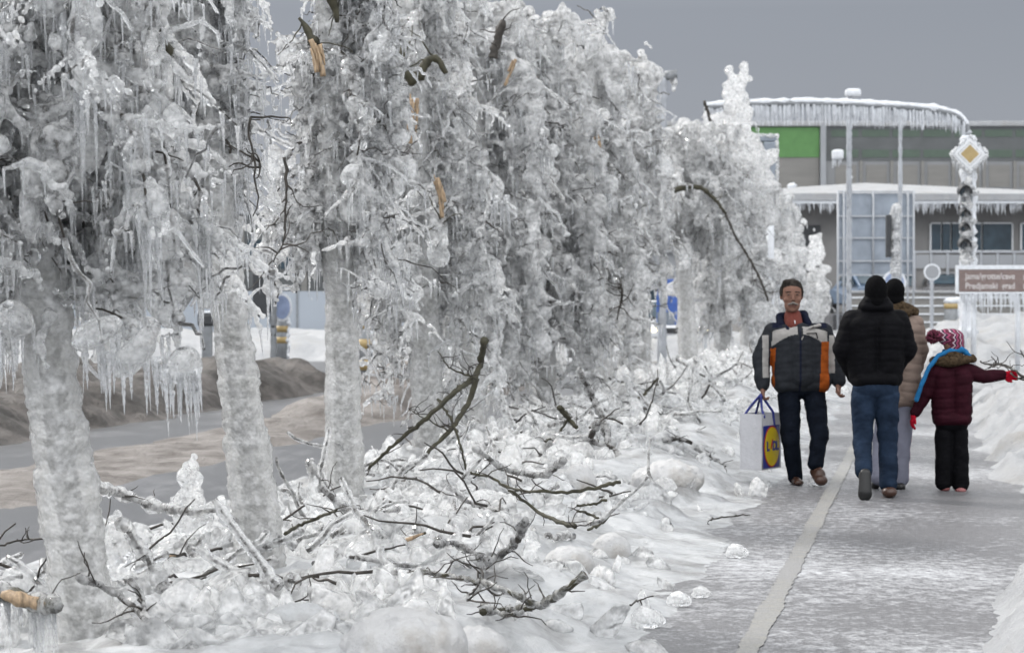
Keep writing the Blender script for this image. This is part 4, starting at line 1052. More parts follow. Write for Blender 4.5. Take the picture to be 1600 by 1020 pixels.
# ---- brown tourist sign
Y = 46.0; PS = F/Y; o = at(1498, 455, Y); r = empty('direction_sign', (o.x, Y, 0), 'brown direction sign with two lines of white lettering and icicles below', 'sign')
r.rotation_euler = (0, 0, 0)
lx = lambda px: at(px, 440, Y).x - o.x
zt, zb = at(0, 421, Y).z, at(0, 456, Y).z
W_ = lx(1640)
bx('panel', M['brown'], r, (0, W_, 0, 0.06, zb, zt), bev=0.015)
bx('frame', M['frost'], r, (-0.06, W_+0.05, -0.01, 0.07, zt+0.002, zt+0.09), (-0.06, -0.002, -0.01, 0.07, zb, zt), (-0.06, W_+0.05, -0.01, 0.07, zb-0.04, zb-0.002))
for p in (1508, 1523, 1592, 1630): 
    nm = NM(); tube(nm, [(lx(p), 0.1, -0.05), (lx(p), 0.1, zt)], 0.055, 8); nm.build('leg', M['frost'], r)
def text(s, size, m, parent, loc, rot=(math.pi/2, 0, 0), ext=0.003, shear=0, bold=0, sx=1.0, name='lettering'):
    cu = bpy.data.curves.new("t", 'FONT'); cu.body = s; cu.size = size; cu.extrude = ext; cu.shear = shear; cu.offset = bold
    o_ = bpy.data.objects.new("t", cu); C.objects.link(o_)
    me = bpy.data.meshes.new_from_object(o_.evaluated_get(bpy.context.evaluated_depsgraph_get())); bpy.data.objects.remove(o_)
    me.materials.clear(); ob = mkobj(name, me, m, parent, loc); ob.rotation_euler = rot; ob.scale = (sx, 1, 1); return ob
M['letter'] = simple('sign_lettering', (0.50, 0.47, 0.46), 0.5, var=0.1)
text("jama/grotte/cave", 13.5/PS, M['letter'], r, (10/PS, -0.005, zb+20/PS), bold=0.003, sx=0.86)
text("Predjamski  grad", 13.5/PS, M['letter'], r, (10/PS, -0.005, zb+5/PS), bold=0.003, sx=0.86)
for zz in (22/PS, 8/PS):   # small pictograms at the line ends
    nm = NM(); pbox(nm, 1.37, 1.40, -0.008, -0.002, zb+zz-0.05, zb+zz+0.06); pbox(nm, 1.405, 1.45, -0.008, -0.002, zb+zz, zb+zz+0.07); pbox(nm, 1.455, 1.49, -0.008, -0.002, zb+zz-0.05, zb+zz+0.06); nm.build('pictogram', M['letter'], r, smooth=False)
rg = np.random.default_rng(41); nm = NM(); n_ = 120; icicles(nm, rg, np.stack([rg.uniform(0, W_, n_), rg.uniform(0, 0.05, n_), np.full(n_, zb-0.03)], -1), rg.uniform(0.1, 0.5, n_), rg.uniform(0.014, 0.026, n_), 5, 6); nm.build('icicles', M['frost'], r, kind='stuff')

# ---- bollards with yellow bands
def bollard(px, py0, py1, w_, Y, label, bands, seed):
    b_ = at(px, py0, Y); h = b_.z; W = w_/(F/Y)/2
    r = empty('bollard', (b_.x, Y, 0), label, 'bollard', 'road bollards with yellow bands')
    nm = NM(); tube(nm, [(0, 0, -0.05), (0, 0, h*0.5), (0, 0, h-0.05), (0, 0, h)], [W, W, W*0.95, W*0.5], 14); nm.build('body', M['steel'], r)
    for (f0, f1) in bands:
        nm = NM(); tube(nm, [(0, 0, h*f0), (0, 0, h*f1)], W*1.03, 14); nm.build('yellow_band', M['yellow'], r)
    rr_ = np.random.default_rng(seed); nm = NM(); zz = np.linspace(0, h, 12)
    blobs(nm, rr_, np.stack([0*zz+W*0.75, 0*zz, zz], -1), np.stack([0*zz+W*0.42, 0*zz+W*0.6, 0*zz+h/12], -1), 2, 0.06)
    blobs(nm, rr_, [(0, 0, h)], [(W*1.1, W*1.1, W*0.5)], 2, 0.06, rot=False)
    mkobj('ice_coat', remesh(nm.mesh('x'), 0.02, 1), M['frost'], r)
    return r
bollard(1486, 470, 505, 22, 60, 'squat bollard with a yellow band left of the brown sign', ((0.45, 0.62), (0.85, 0.95)), 1)
bollard(441, 488, 557, 19, 44, 'bollard with faded yellow bands below the blue oval sign', ((0.5, 0.6), (0.68, 0.78)), 2)
bollard(571, 488, 600, 24, 38, 'tall bollard with yellow bands just right of the third trunk', ((0.22, 0.36), (0.5, 0.64), (0.78, 0.9)), 3)
# blue oval sign above the left bollard
b_ = at(441, 480, 43.7); r = empty('keep_right_sign', (b_.x, 43.7, b_.z), 'frosted blue oval road sign mounted on the left bollard', 'sign')
nm = NM(); disc(nm, 0.20, 0.28, -0.05, 0.03); nm.build('ice_rim', M['frost'], r, smooth=False)
nm = NM(); disc(nm, 0.16, 0.235, -0.065, -0.052); nm.build('face', M['pale_blue'], r, smooth=False)
# dark pole with signal box at left
r, h = pole('signal_post', 427, 360, 557, 43.0, 0.055, 'dark post with a dark signal box hanging on its left side, behind the second trunk', 'traffic light', 0.012, seed=17, m='dark')
for o_ in r.children:
    if o_.name.startswith('ice'): o_.data.materials[0] = M['steel']
z0, z1 = at(0, 495, 43).z, at(0, 425, 43).z
bx('signal_box', M['dark'], r, (-0.40, -0.08, -0.15, 0.15, z0, z1), bev=0.04)
bx('snow_cap', M['frost'], r, (-0.42, -0.06, -0.17, 0.17, z1+0.002, z1+0.28), bev=0.1)
# small dark box post
b_ = at(323, 490, 50); r = empty('meter_post', (b_.x, 50, 0), 'small dark post with a boxy head standing in the snow beyond the left road', 'post')
bx('head', M['dark'], r, (-0.2, 0.2, -0.15, 0.15, b_.z-0.28, b_.z), bev=0.05); bx('stem', M['steel'], r, (-0.1, 0.12, -0.1, 0.1, 0, b_.z-0.282)); bx('snow_cap', M['frost'], r, (-0.2, 0.2, -0.15, 0.15, b_.z+0.002, b_.z+0.06), bev=0.03)

# ---- blue board behind the slim ringed trunk
Y = 47.0; o = at(1067, 470, Y); r = empty('blue_board', (o.x, Y, 0), 'blue board seen on both sides of the slim ringed trunk, with a pale curved line', 'sign')
lx = lambda px: at(px, 470, Y).x - o.x
lz = lambda py: at(1067, py, Y).z
bx('panel', M['blue'], r, (lx(1026), lx(1107), 0, 0.05, lz(508), lz(436)), bev=0.02)
bx('frosted_corner', M['board'], r, (lx(1027), lx(1054), -0.012, -0.002, lz(507), lz(488)))
nm = NM(); a_ = np.linspace(-0.5*math.pi, 0.0, 12); tube(nm, [(lx(1084), -0.02, lz(497))] + [(lx(1092)+math.cos(t_)*0.1, -0.02, lz(490)+math.sin(t_)*0.1) for t_ in a_] + [(lx(1099.5), -0.02, lz(478))], 0.014, 6); nm.build('curved_line', M['frost'], r)
for p in (1030, 1103):
    nm = NM(); tube(nm, [(lx(p), 0.09, -0.05), (lx(p), 0.09, lz(436))], 0.035, 8); nm.build('leg', M['frost'], r)

# ---- cars
bx('car_park', M['road'], None, (11.0, 24.0, 74.6, 85.6, -0.05, 0.9)); [o for o in C.objects if o.name == 'car_park'][0]['kind'] = 'structure'
def car(px, Y, label, paint, rz, lit=False, snow=True):
    g = at(px, 500, Y)
    r = empty('parked_car', (g.x, Y, 0), label, 'car', None, rz)
    prof = [(-2.1, 0.35), (-2.12, 0.62), (-2.0, 0.82), (-1.15, 0.95), (-0.45, 1.42), (0.85, 1.45), (1.65, 1.02), (2.05, 0.95), (2.12, 0.6), (2.08, 0.33)]
    nm = NM(); n_ = len(prof); V = []
    for sx_, ins in ((-0.86, 1), (-0.80, 0), (0.80, 0), (0.86, 1)):
        for (l, z_) in prof:
            k_ = 1.0 if z_ < 1.0 else 0.82
            V.append((sx_*k_ if ins else sx_*k_*0.98, l*(0.985 if ins else 1.0), z_ if not ins else z_*0.985 + 0.008))
    fs = []
    for c_ in range(3):
        for j in range(n_): fs.append((c_*n_+j, c_*n_+(j+1) % n_, (c_+1)*n_+(j+1) % n_, (c_+1)*n_+j))
    fs.append(tuple(range(n_))[::-1]); fs.append(tuple(range(3*n_, 4*n_)))
    nm.addn(V, fs); body = nm.build('body', paint, r, smooth=False); md = body.modifiers.new('b', 'BEVEL'); md.width = 0.05; md.segments = 2
    def quad(name, pts, m, par=r):
        nm = NM(); P_ = np.array(pts, float); c_ = P_.mean(0); nn = np.cross(P_[1]-P_[0], P_[2]-P_[0]); nn /= np.linalg.norm(nn)
        V = np.concatenate([P_, P_ + nn*0.02]); m_ = len(P_)
        nm.addn(V, [tuple(range(m_))[::-1], tuple(range(m_, 2*m_))] + [(j, (j+1) % m_, m_+(j+1) % m_, m_+j) for j in range(m_)]); return nm.build(name, m, par, smooth=False)
    quad('windscreen', [(-0.66, -1.11, 0.985), (0.66, -1.11, 0.985), (0.60, -0.52, 1.385), (-0.60, -0.52, 1.385)], M['wing'])
    quad('rear_window', [(0.62, 1.58, 1.075), (-0.62, 1.58, 1.075), (-0.58, 0.98, 1.39), (0.58, 0.98, 1.39)], M['wing'])
    for s_ in (-1, 1):
        p4 = [(s_*0.80, -1.0, 1.0), (s_*0.72, -0.42, 1.36), (s_*0.72, 0.80, 1.38), (s_*0.80, 1.40, 1.04)]
        quad('side_window', p4 if s_ < 0 else p4[::-1], M['wing'])
        for yy in (-1.35, 1.3):
            nm = NM(); tube(nm, [(s_*0.68, yy, 0.31), (s_*0.89, yy, 0.31)], 0.31, 18); wh = nm.build('wheel', M['dark'], r, smooth=False)
            nm = NM(); tube(nm, [(s_*0.885, yy, 0.31), (s_*0.905, yy, 0.31)], 0.19, 14); nm.build('rim', M['steel'], wh, smooth=False)
        nm = NM(); blobs(nm, np.random.default_rng(1), [(s_*0.62, -2.06, 0.68)], [(0.17, 0.06, 0.08)], 2, 0, rot=False)
        nm.build('headlight', M['lamp'] if lit else M['white'], r)
    bx('bumper', M['dark'], r, (-0.78, 0.78, -2.18, -2.10, 0.30, 0.50), (-0.5, 0.5, -2.145, -2.11, 0.6, 0.74), bev=0.02)
    if snow:
        nm = NM(); rr_ = np.random.default_rng(2); blobs(nm, rr_, np.stack([rr_.uniform(-0.5, 0.5, 30), rr_.uniform(-0.45, 0.85, 30), np.full(30, 1.46)], -1), np.stack([rr_.uniform(0.2, 0.35, 30)]*2+[rr_.uniform(0.05, 0.1, 30)], -1), 2, 0.03, rot=False)
        mkobj('snow_cap', remesh(nm.mesh('x'), 0.05, 2), M['snow'], r)
    return r
m, n, p, o_ = mat('lit_headlight'); p.inputs['Emission Color'].default_value = (1.0, 0.85, 0.5, 1); p.inputs['Emission Strength'].default_value = 2.2; p.inputs['Base Color'].default_value = (0.9, 0.85, 0.7, 1); M['lamp'] = m
car(1042, 58, 'white car with one glowing headlight, facing the camera behind the trees', simple('white_car_paint', (0.55, 0.56, 0.58), 0.25, var=0.05, coat=0.5), math.radians(4), lit=True, snow=False)
car(1475, 79, 'snow-capped dark car parked left of the brown sign', simple('dark_car_paint', (0.05, 0.05, 0.055), 0.3, coat=0.5), math.radians(172))
car(1350, 80, 'snow-capped blue car parked behind the glass-panelled board', simple('blue_car_paint', (0.06, 0.10, 0.16), 0.3, coat=0.5), math.radians(188))
car(1425, 79.5, 'snow-capped grey car parked between the blue and the dark one', simple('grey_car_paint', (0.16, 0.16, 0.17), 0.3, coat=0.5), math.radians(5))
for c_ in [o for o in C.objects if o.name.startswith('parked_car') and o.get('label', '').startswith('snow')]: c_['group'] = 'snow-capped cars in the car park'; c_.location.z = 0.9
# ------------------------------------------------------------------ details on the trees
def limb(ti, label, pts, Y, r0, r1, m='moss_bark', name='broken_limb', split=None, iced=0, twigs=3, seed=0):
    root = TREES[ti][0]; O = np.array(root.location); r = np.random.default_rng(seed + 500)
    P = np.array([tuple(at(a, b, Y)) for a, b in pts]) - O; Q = resample(P, 0.03)
    if len(Q) > 4: Q[1:-1] = (Q[:-2]+2*Q[1:-1]+Q[2:])/4
    Q += r.normal(size=Q.shape)*0.004
    nm = NM(); tube(nm, Q, np.linspace(r0, r1, len(Q))*(1+0.10*r.normal(size=len(Q))), 8, r, 0.06)
    for _ in range(twigs):
        i0 = r.integers(0, len(Q)); ln = r.uniform(0.12, 0.4); d = r.normal(size=3); d[1] = -abs(d[1])*0.4; d /= np.linalg.norm(d); T2 = [Q[i0]]
        for _ in range(6): d = d + r.normal(size=3)*0.3; d /= np.linalg.norm(d); T2.append(T2[-1]+d*ln/6)
        tube(nm, T2, np.linspace(0.006, 0.003, 7)*(1 if Y < 18 else 1.5), 4)
    o = nm.build(name, M[m], root); o['label'] = label
    if split:
        P = np.array([tuple(at(a, b, Y-0.04)) for a, b in split[0]]) - O; Q = resample(P, 0.02)
        n2 = NM()
        for w_ in range(5):
            i0 = r.integers(0, max(1, len(Q)//4)); i1 = r.integers(max(i0+2, len(Q)*2//3), len(Q)+1); S_ = Q[i0:i1] + r.normal(size=3)*split[1]*0.38
            if len(S_) > 1: tube(n2, S_, split[1]*0.42*np.linspace(1, 0.25, len(S_))[::(-1 if w_ % 2 else 1)], 5, r, 0.2)
        n2.build('split_wood', M['wood'], o)
    if iced:
        n3 = NM(); tube(n3, Q if not split else resample(np.array([tuple(at(a, b, Y)) for a, b in pts]) - O, 0.03), iced, 9, r, 0.1); n3.build('ice_coat', M['ice'], o)
limb(2, 'dark limb tapering to a long pale torn face', [(468, 28), (482, 50), (492, 70)], 15.6, 0.012, 0.045, split=([(488, 64), (496, 85), (503, 120)], 0.052), seed=1)
limb(2, 'dark stub at the top of the photo', [(518, -10), (524, 15), (526, 36)], 15.6, 0.055, 0.012, seed=2)
limb(2, 'thin bare twig curving down', [(444, 245), (448, 275), (447, 320), (444, 375), (428, 408)], 15.3, 0.012, 0.005, m='bark', seed=3, twigs=9)
limb(1, 'small dark bent twig', [(392, 185), (388, 215), (395, 240), (410, 262)], 11.3, 0.007, 0.004, m='bark', seed=4, twigs=7)
limb(0, 'dark mossy fork near the top left', [(246, 28), (256, 60), (266, 92)], 9.6, 0.012, 0.018, seed=5, twigs=2)
limb(0, 'short dark side stub', [(240, 88), (262, 92)], 9.6, 0.007, 0.012, seed=6, twigs=1)
limb(3, 'left prong of the dark mossy fork', [(620, 80), (632, 104), (650, 130)], 19.4, 0.045, 0.060, seed=7, twigs=1)
limb(3, 'right prong of the dark mossy fork, arching', [(655, 124), (662, 102), (674, 90), (686, 94), (696, 114)], 19.4, 0.050, 0.022, seed=8, twigs=2, split=([(643, 135), (645, 175), (642, 222)], 0.055))
limb(3, 'thick grey iced stub pointing up left', [(572, 203), (605, 224), (645, 250)], 19.7, 0.055, 0.085, m='bark', seed=9, iced=0.10, twigs=1)
limb(3, 'torn orange-brown wood on the trunk side', [(690, 345), (694, 352)], 19.8, 0.01, 0.01, seed=10, twigs=3, split=([(682, 278), (690, 305), (695, 345)], 0.050))
limb(4, 'dark iced limb pointing up', [(786, 32), (778, 60), (770, 92)], 23.2, 0.035, 0.060, m='bark', seed=11, split=([(806, 90), (798, 112), (788, 134)], 0.045))
limb(5, 'pale torn stick end', [(795, 152), (808, 140)], 25.3, 0.02, 0.02, m='bark', seed=12, split=([(806, 142), (822, 130), (838, 118)], 0.035), twigs=1)
limb(6, 'brown torn stub in the middle of the crown', [(938, 235), (944, 262)], 28.0, 0.04, 0.06, m='bark', seed=13, split=([(930, 204), (935, 225), (938, 250)], 0.042), twigs=1)
limb(8, 'bare dark branch arching over and down to the right', [(1052, 298), (1075, 290), (1098, 295), (1118, 312), (1135, 336)], 37.2, 0.05, 0.022, seed=14, twigs=12)
limb(8, 'long thin branch sagging to the right', [(1135, 336), (1148, 368), (1172, 405), (1190, 440), (1200, 470)], 37.2, 0.022, 0.020, m='bark', seed=15, twigs=14)
limb(9, 'short dark twig on the spike', [(1100, 158), (1108, 180), (1112, 205)], 42.0, 0.03, 0.03, m='bark', seed=16, twigs=2)
limb(6, 'hanging bunch of bare twigs', [(968, 428), (972, 460), (964, 500)], 27.9, 0.02, 0.01, m='bark', seed=17, twigs=14)
limb(5, 'bare twig pointing right', [(795, 490), (812, 478), (828, 468)], 25.0, 0.01, 0.012, m='bark', seed=18, twigs=5)

# ------------------------------------------------------------------ people
def fill(nm, rng, p0, r0, p1, r1, sq=(1, 1, 1), n=None):
    p0 = np.array(p0, float); p1 = np.array(p1, float); d = np.linalg.norm(p1-p0)
    n = n or max(2, int(d/(min(r0, r1)*0.35))+1); t = np.linspace(0, 1, n)[:, None]
    R_ = (r0 + (r1-r0)*t)*np.array(sq)[None]
    blobs(nm, rng, p0 + (p1-p0)*t, R_, 3, 0.0, rot=False)
def solid(name, parts, vox, m, parent, smooth=3, quilt=None, wr=0.0, seed=0, fmat=None):
    r = np.random.default_rng(seed); nm = NM()
    for p in parts:
        if p[0] == 'c': fill(nm, r, *p[1:])
        else: blobs(nm, r, [p[1]], [p[2]], 3, 0, rot=False)
    me = remesh(nm.mesh('x'), vox, smooth, 0.55); me.name = name
    n = len(me.vertices); co = np.empty(n*3, np.float32); no = np.empty(n*3, np.float32)
    me.vertices.foreach_get('co', co); me.vertices.foreach_get('normal', no); co = co.reshape(-1, 3).astype(float); no = no.reshape(-1, 3)
    d = np.zeros(n)
    if quilt: d += quilt[1]*(np.abs(np.sin(math.pi*(co[:, 2] + 0.02*np.sin(co[:, 0]*9 + seed))/quilt[0]))**0.6 - 0.6)
    if wr: d += wr*(fbm(co[:, 0]*9 + co[:, 2]*6 + 50, co[:, 2]*14 + co[:, 1]*9 - co[:, 0]*5 + 70, 3) - 0.5)*2
    if quilt or wr: co = co + no*d[:, None]; me.vertices.foreach_set('co', co.astype(np.float32).ravel())
    me.materials.clear()
    if fmat:
        for q in fmat[0]: me.materials.append(q)
        nf = len(me.polygons); c = np.empty(nf*3, np.float32); me.polygons.foreach_get('center', c); c = c.reshape(-1, 3)
        nn = np.empty(nf*3, np.float32); me.polygons.foreach_get('normal', nn); nn = nn.reshape(-1, 3)
        me.polygons.foreach_set('material_index', fmat[1](c, nn).astype(np.int32)); 
    else: me.materials.append(m)
    me.update(); return mkobj(name, me, None, parent)
def hand(root, wrist, dirv, side, m, curl=0.5, size=0.17, name='hand', palmn=None, glove=False):
    """palm, four unequal bent fingers and a thumb, one skin"""
    w_ = np.array(wrist, float); d = np.array(dirv, float); d /= np.linalg.norm(d)
    s = np.array(side, float); s -= d*np.dot(s, d); s /= np.linalg.norm(s); nrm = np.cross(d, s)
    L_ = size; parts = [('c', w_, 0.026, w_+d*L_*0.12, 0.027), ]
    for k in range(4):
        o_ = (k-1.5)*0.019*size/0.17
        a0 = w_ + d*L_*0.10 + s*o_*0.8; a1 = w_ + d*L_*0.48 + s*o_*1.15
        parts.append(('c', a0, 0.015, a1, 0.0125 if not glove else 0.015))
        ln = (0.40, 0.46, 0.43, 0.34)[k]*L_; rr = 0.0088 if not glove else 0.012
        b1 = a1 + (d*math.cos(curl*0.6)+nrm*math.sin(curl*0.6))*ln*0.45
        b2 = b1 + (d*math.cos(curl*1.5)+nrm*math.sin(curl*1.5))*ln*0.32
        b3 = b2 + (d*math.cos(curl*2.3)+nrm*math.sin(curl*2.3))*ln*0.23
        parts += [('c', a1, rr*1.05, b1, rr), ('c', b1, rr, b2, rr*0.92), ('c', b2, rr*0.92, b3, rr*0.8)]
    t0 = w_ + d*L_*0.14 - s*0.022; t1 = t0 + (d*0.75 - s*0.65 + nrm*0.25)*L_*0.26; t2 = t1 + (d*0.95 - s*0.1 + nrm*0.4)*L_*0.2
    parts += [('c', t0, 0.013, t1, 0.011), ('c', t1, 0.011, t2, 0.009)]
    return solid(name, parts, 0.0045, m, root, smooth=1)

M['skin'] = simple('weathered_skin', (0.18, 0.10, 0.075), 0.5, var=0.12, scale=20, bstr=0.2, bdist=0.002)
M['navy'] = simple('navy_cloth', (0.007, 0.009, 0.020), 0.75, var=0.25, scale=20, bstr=0.5, bdist=0.004)
M['jgrey'] = simple('charcoal_cloth', (0.020, 0.022, 0.026), 0.75, var=0.2, scale=20, bstr=0.5, bdist=0.004)
M['jwhite'] = simple('offwhite_cloth', (0.26, 0.25, 0.24), 0.7, var=0.1, scale=20, bstr=0.4, bdist=0.004)
M['jorange'] = simple('orange_cloth', (0.25, 0.058, 0.010), 0.7, var=0.12, scale=20, bstr=0.4, bdist=0.004)
M['red_sweater'] = simple('brick_red_knit', (0.11, 0.020, 0.012), 0.85, var=0.2, scale=60, bstr=0.6, bdist=0.003)
M['darkjeans'] = simple('dark_navy_jeans', (0.005, 0.007, 0.012), 0.8, var=0.3, scale=14, bstr=0.5, bdist=0.004)
M['jeans'] = simple('blue_denim', (0.013, 0.022, 0.040), 0.8, var=0.4, scale=7, bstr=0.5, bdist=0.004)
M['black'] = simple('black_cloth', (0.0035, 0.0035, 0.0045), 0.7, var=0.25, scale=20, bstr=0.5, bdist=0.005)
M['hatblack'] = simple('black_knit', (0.003, 0.003, 0.0035), 0.9, var=0.3, scale=70, bstr=0.8, bdist=0.004)
M['beige'] = simple('beige_quilting', (0.17, 0.13, 0.11), 0.65, var=0.1, scale=12, bstr=0.4, bdist=0.004)
M['fur'] = simple('brown_fur', (0.06, 0.042, 0.026), 0.9, var=0.6, scale=45, bstr=1.0, bdist=0.02, bscale=90)
M['palepants'] = simple('pale_grey_trousers', (0.17, 0.175, 0.22), 0.75, var=0.1, scale=10, bstr=0.4, bdist=0.004)
M['pink'] = simple('pink_trim', (0.40, 0.04, 0.10), 0.6, var=0.1)
M['burgundy'] = simple('burgundy_quilting', (0.022, 0.004, 0.008), 0.7, var=0.25, scale=12, bstr=0.5, bdist=0.004)
M['red'] = simple('red_wool', (0.30, 0.006, 0.018), 0.85, var=0.15, scale=50, bstr=0.5, bdist=0.003)
M['scarf'] = simple('bright_blue_scarf', (0.018, 0.12, 0.27), 0.75, var=0.15, scale=30, bstr=0.4, bdist=0.003)
M['brownshoe'] = simple('brown_leather', (0.040, 0.017, 0.010), 0.4, var=0.2)
M['blackshoe'] = simple('black_leather', (0.006, 0.006, 0.006), 0.45, var=0.2)
M['pinkshoe'] = simple('dusty_pink_boot', (0.20, 0.07, 0.07), 0.6, var=0.15)
M['hair'] = simple('greying_hair', (0.028, 0.024, 0.021), 0.75, var=0.6, scale=60, bstr=1.0, bdist=0.006, bscale=130, stretch=(1, 1, 0.3))
M['moustache'] = simple('grey_moustache', (0.15, 0.135, 0.12), 0.8, var=0.4, scale=90)
M['eye'] = simple('dark_eye', (0.02, 0.016, 0.014), 0.3)
M['lip'] = simple('lip', (0.13, 0.05, 0.042), 0.5)

for k_ in ('black','hatblack','darkjeans','jeans','jgrey','navy','burgundy','jorange','jwhite','beige','red','scarf','palepants','fur','hair','skin'):
    M[k_].node_tree.nodes['Principled BSDF'].inputs['Specular IOR Level'].default_value = 0.06
# --- walking man facing the camera
Y = 18.2; PM = F/Y; g = at(1250, 759, Y)
r = empty('person', (g.x, Y, 0.012), 'moustached man walking towards the camera in a grey, white and orange jacket, carrying a bag', 'person', 'people walking on the path')
def q(px, py, y=0.0): return (((px-1250)/PM), y, (759-py)/PM)
# body: one continuous surface (head, neck, torso, arms, legs)
body = [('e', q(1236, 461, -0.015), (0.084, 0.096, 0.115)), ('e', q(1236, 479, -0.045), (0.066, 0.060, 0.066)), ('e', q(1236, 471, -0.050), (0.076, 0.052, 0.050)), ('e', q(1236, 456.5, -0.080), (0.050, 0.026, 0.022)), ('e', q(1227.5, 470, -0.074), (0.026, 0.024, 0.024)), ('e', q(1244.5, 470, -0.074), (0.026, 0.024, 0.024)), ('e', q(1236, 486, -0.070), (0.034, 0.030, 0.022)),
        ('c', q(1237, 490, 0.01), 0.056, q(1240, 512, 0.01), 0.062), ('c', q(1205, 525), 0.06, q(1282, 525), 0.06), ('c', q(1247, 530), 0.075, q(1252, 600), 0.08),
        ('c', q(1202, 527), 0.055, q(1186, 565, 0.0), 0.048), ('c', q(1186, 565, 0), 0.046, q(1190, 606, -0.06), 0.028),
        ('c', q(1286, 527), 0.055, q(1304, 565, 0.02), 0.048), ('c', q(1304, 565, 0.02), 0.046, q(1309, 602, -0.02), 0.028),
        ('c', q(1236, 615), 0.075, q(1236, 690, -0.05), 0.055), ('c', q(1236, 690, -0.05), 0.05, q(1242, 748, 0.03), 0.035),
        ('c', q(1270, 615), 0.075, q(1277, 685, -0.12), 0.055), ('c', q(1277, 685, -0.12), 0.05, q(1272, 738, -0.20), 0.035)]
bo = solid('body', body, 0.0065, M['skin'], r, smooth=2)
# face
face = [('c', q(1236, 462, -0.100), 0.008, q(1236, 470, -0.118), 0.012), ('e', q(1233.6, 471, -0.108), (0.008, 0.009, 0.007)), ('e', q(1238.4, 471, -0.108), (0.008, 0.009, 0.007))]
solid('nose', face, 0.003, M['skin'], r, smooth=1)
for s_ in (-1, 1):
    solid('brow', [('c', q(1236+s_*3.5, 458.5, -0.104), 0.0055, q(1236+s_*10.5, 459.0, -0.088), 0.0050)], 0.003, M['hair'], r, smooth=0)
    solid('eye', [('e', q(1236+s_*6.6, 462.4, -0.102), (0.014, 0.007, 0.0048))], 0.002, M['eye'], r, smooth=0)
    solid('ear', [('e', q(1236+s_*16.0, 465, -0.005), (0.012, 0.02, 0.032))], 0.004, M['skin'], r, smooth=1)
solid('moustache', [('c', q(1236, 475.5, -0.118), 0.010, q(1228.5, 478, -0.102), 0.006), ('c', q(1236, 475.5, -0.118), 0.010, q(1243.5, 478, -0.102), 0.006)], 0.003, M['moustache'], r, smooth=0)
solid('mouth', [('c', q(1231, 480.5, -0.106), 0.004, q(1241, 480.5, -0.106), 0.004)], 0.002, M['lip'], r, smooth=0)
hr = [('e', q(1236.5, 450, 0.0), (0.088, 0.096, 0.066)), ('e', q(1229, 443.5, -0.055), (0.045, 0.034, 0.026)), ('e', q(1241, 443.5, -0.055), (0.036, 0.034, 0.024)), ('e', q(1220, 458, 0.0), (0.014, 0.05, 0.05)), ('e', q(1252.5, 458, 0.0), (0.014, 0.05, 0.05)), ('e', q(1236, 462, 0.045), (0.08, 0.06, 0.09))]
solid('hair', hr, 0.005, M['hair'], r, smooth=1, wr=0.004)
def jm(c, nn):
    X = c[:, 0]*PM + 1250; Z = 759 - c[:, 2]*PM; out = np.zeros(len(c)); 
    front = c[:, 1] < 0.05
    arm = (X < 1203 - (Z-560)*0.03) | (X > 1291 + (Z-560)*0.02)
    dx = X - 1246
    yoke = (~arm) & front & (Z > 512 + 0.0045*dx**2) & (Z < 524 + 0.011*dx**2) & (np.abs(dx) > 4) & (Z < 546)
    out[yoke] = 1
    out[front & (((X > 1189.5) & (X < 1199) & (Z > 526) & (Z < 592)) | ((X > 1293) & (X < 1302) & (Z > 522) & (Z < 585)))] = 1
    out[((X > 1202) & (X < 1208 + np.abs(Z-585)*0.05) & (Z > 546)) | ((X > 1280 - (Z-540)*0.04) & (X < 1293) & (Z > 536))] = 2
    out[(Z < 512 + np.abs(dx)*0.06) & ((np.abs(dx) > 26) | ((np.abs(dx) > 8) & (Z < 507)))] = 3
    out[arm & (Z < 526)] = 0
    out[(np.abs(dx-(Z-530)*0.01) < 1.2) & front & (Z > 515)] = 3
    return out
jk = [('c', q(1214, 523), 0.085, q(1280, 523), 0.085), ('c', q(1225, 530), 0.125, q(1228, 590), 0.118, (1, 1.15, 1)), ('c', q(1270, 530), 0.125, q(1274, 590), 0.118, (1, 1.15, 1)), ('c', q(1247, 530, -0.04), 0.13, q(1251, 588, -0.05), 0.125),
      ('c', q(1222, 596), 0.095, q(1282, 596), 0.095, (1, 1.3, 1)), ('c', q(1222, 603), 0.075, q(1282, 603), 0.075, (1, 1.7, 1)),
      ('c', q(1208, 522), 0.088, q(1189, 560), 0.078), ('c', q(1189, 560), 0.078, q(1190, 602, -0.05), 0.062),
      ('c', q(1284, 522), 0.088, q(1302, 558, 0.02), 0.078), ('c', q(1302, 558, 0.02), 0.078, q(1310, 597, -0.02), 0.060)]
solid('jacket', jk, 0.0075, None, r, smooth=3, wr=0.008, quilt=(0.14, 0.003), fmat=([M['jgrey'], M['jwhite'], M['jorange'], M['navy']], jm))
col = [('c', q(1219, 508, 0.03), 0.035, q(1227, 517, -0.09), 0.026), ('c', q(1258, 506, 0.03), 0.042, q(1262, 518, -0.07), 0.034), ('c', q(1220, 498, 0.06), 0.04, q(1256, 495, 0.06), 0.045), ('c', q(1256, 494, 0.05), 0.035, q(1261, 508, -0.03), 0.036), ('c', q(1218, 499, 0.05), 0.03, q(1220, 510, -0.03), 0.036)]
solid('collar', col, 0.006, M['navy'], r, smooth=2)
solid('placket', [('c', q(1258, 515, -0.13), 0.010, q(1278, 509, -0.09), 0.010), ('c', q(1257, 516, -0.135), 0.008, q(1248, 532, -0.17), 0.006), ('c', q(1268, 512, -0.125), 0.012, q(1278, 510, -0.10), 0.013)], 0.004, M['jwhite'], r, smooth=1)
solid('chest_pocket', [('c', q(1256, 523, -0.167), 0.005, q(1271, 522, -0.152), 0.005), ('c', q(1271, 522, -0.152), 0.005, q(1273, 530, -0.155), 0.005)], 0.003, M['black'], r, smooth=0)
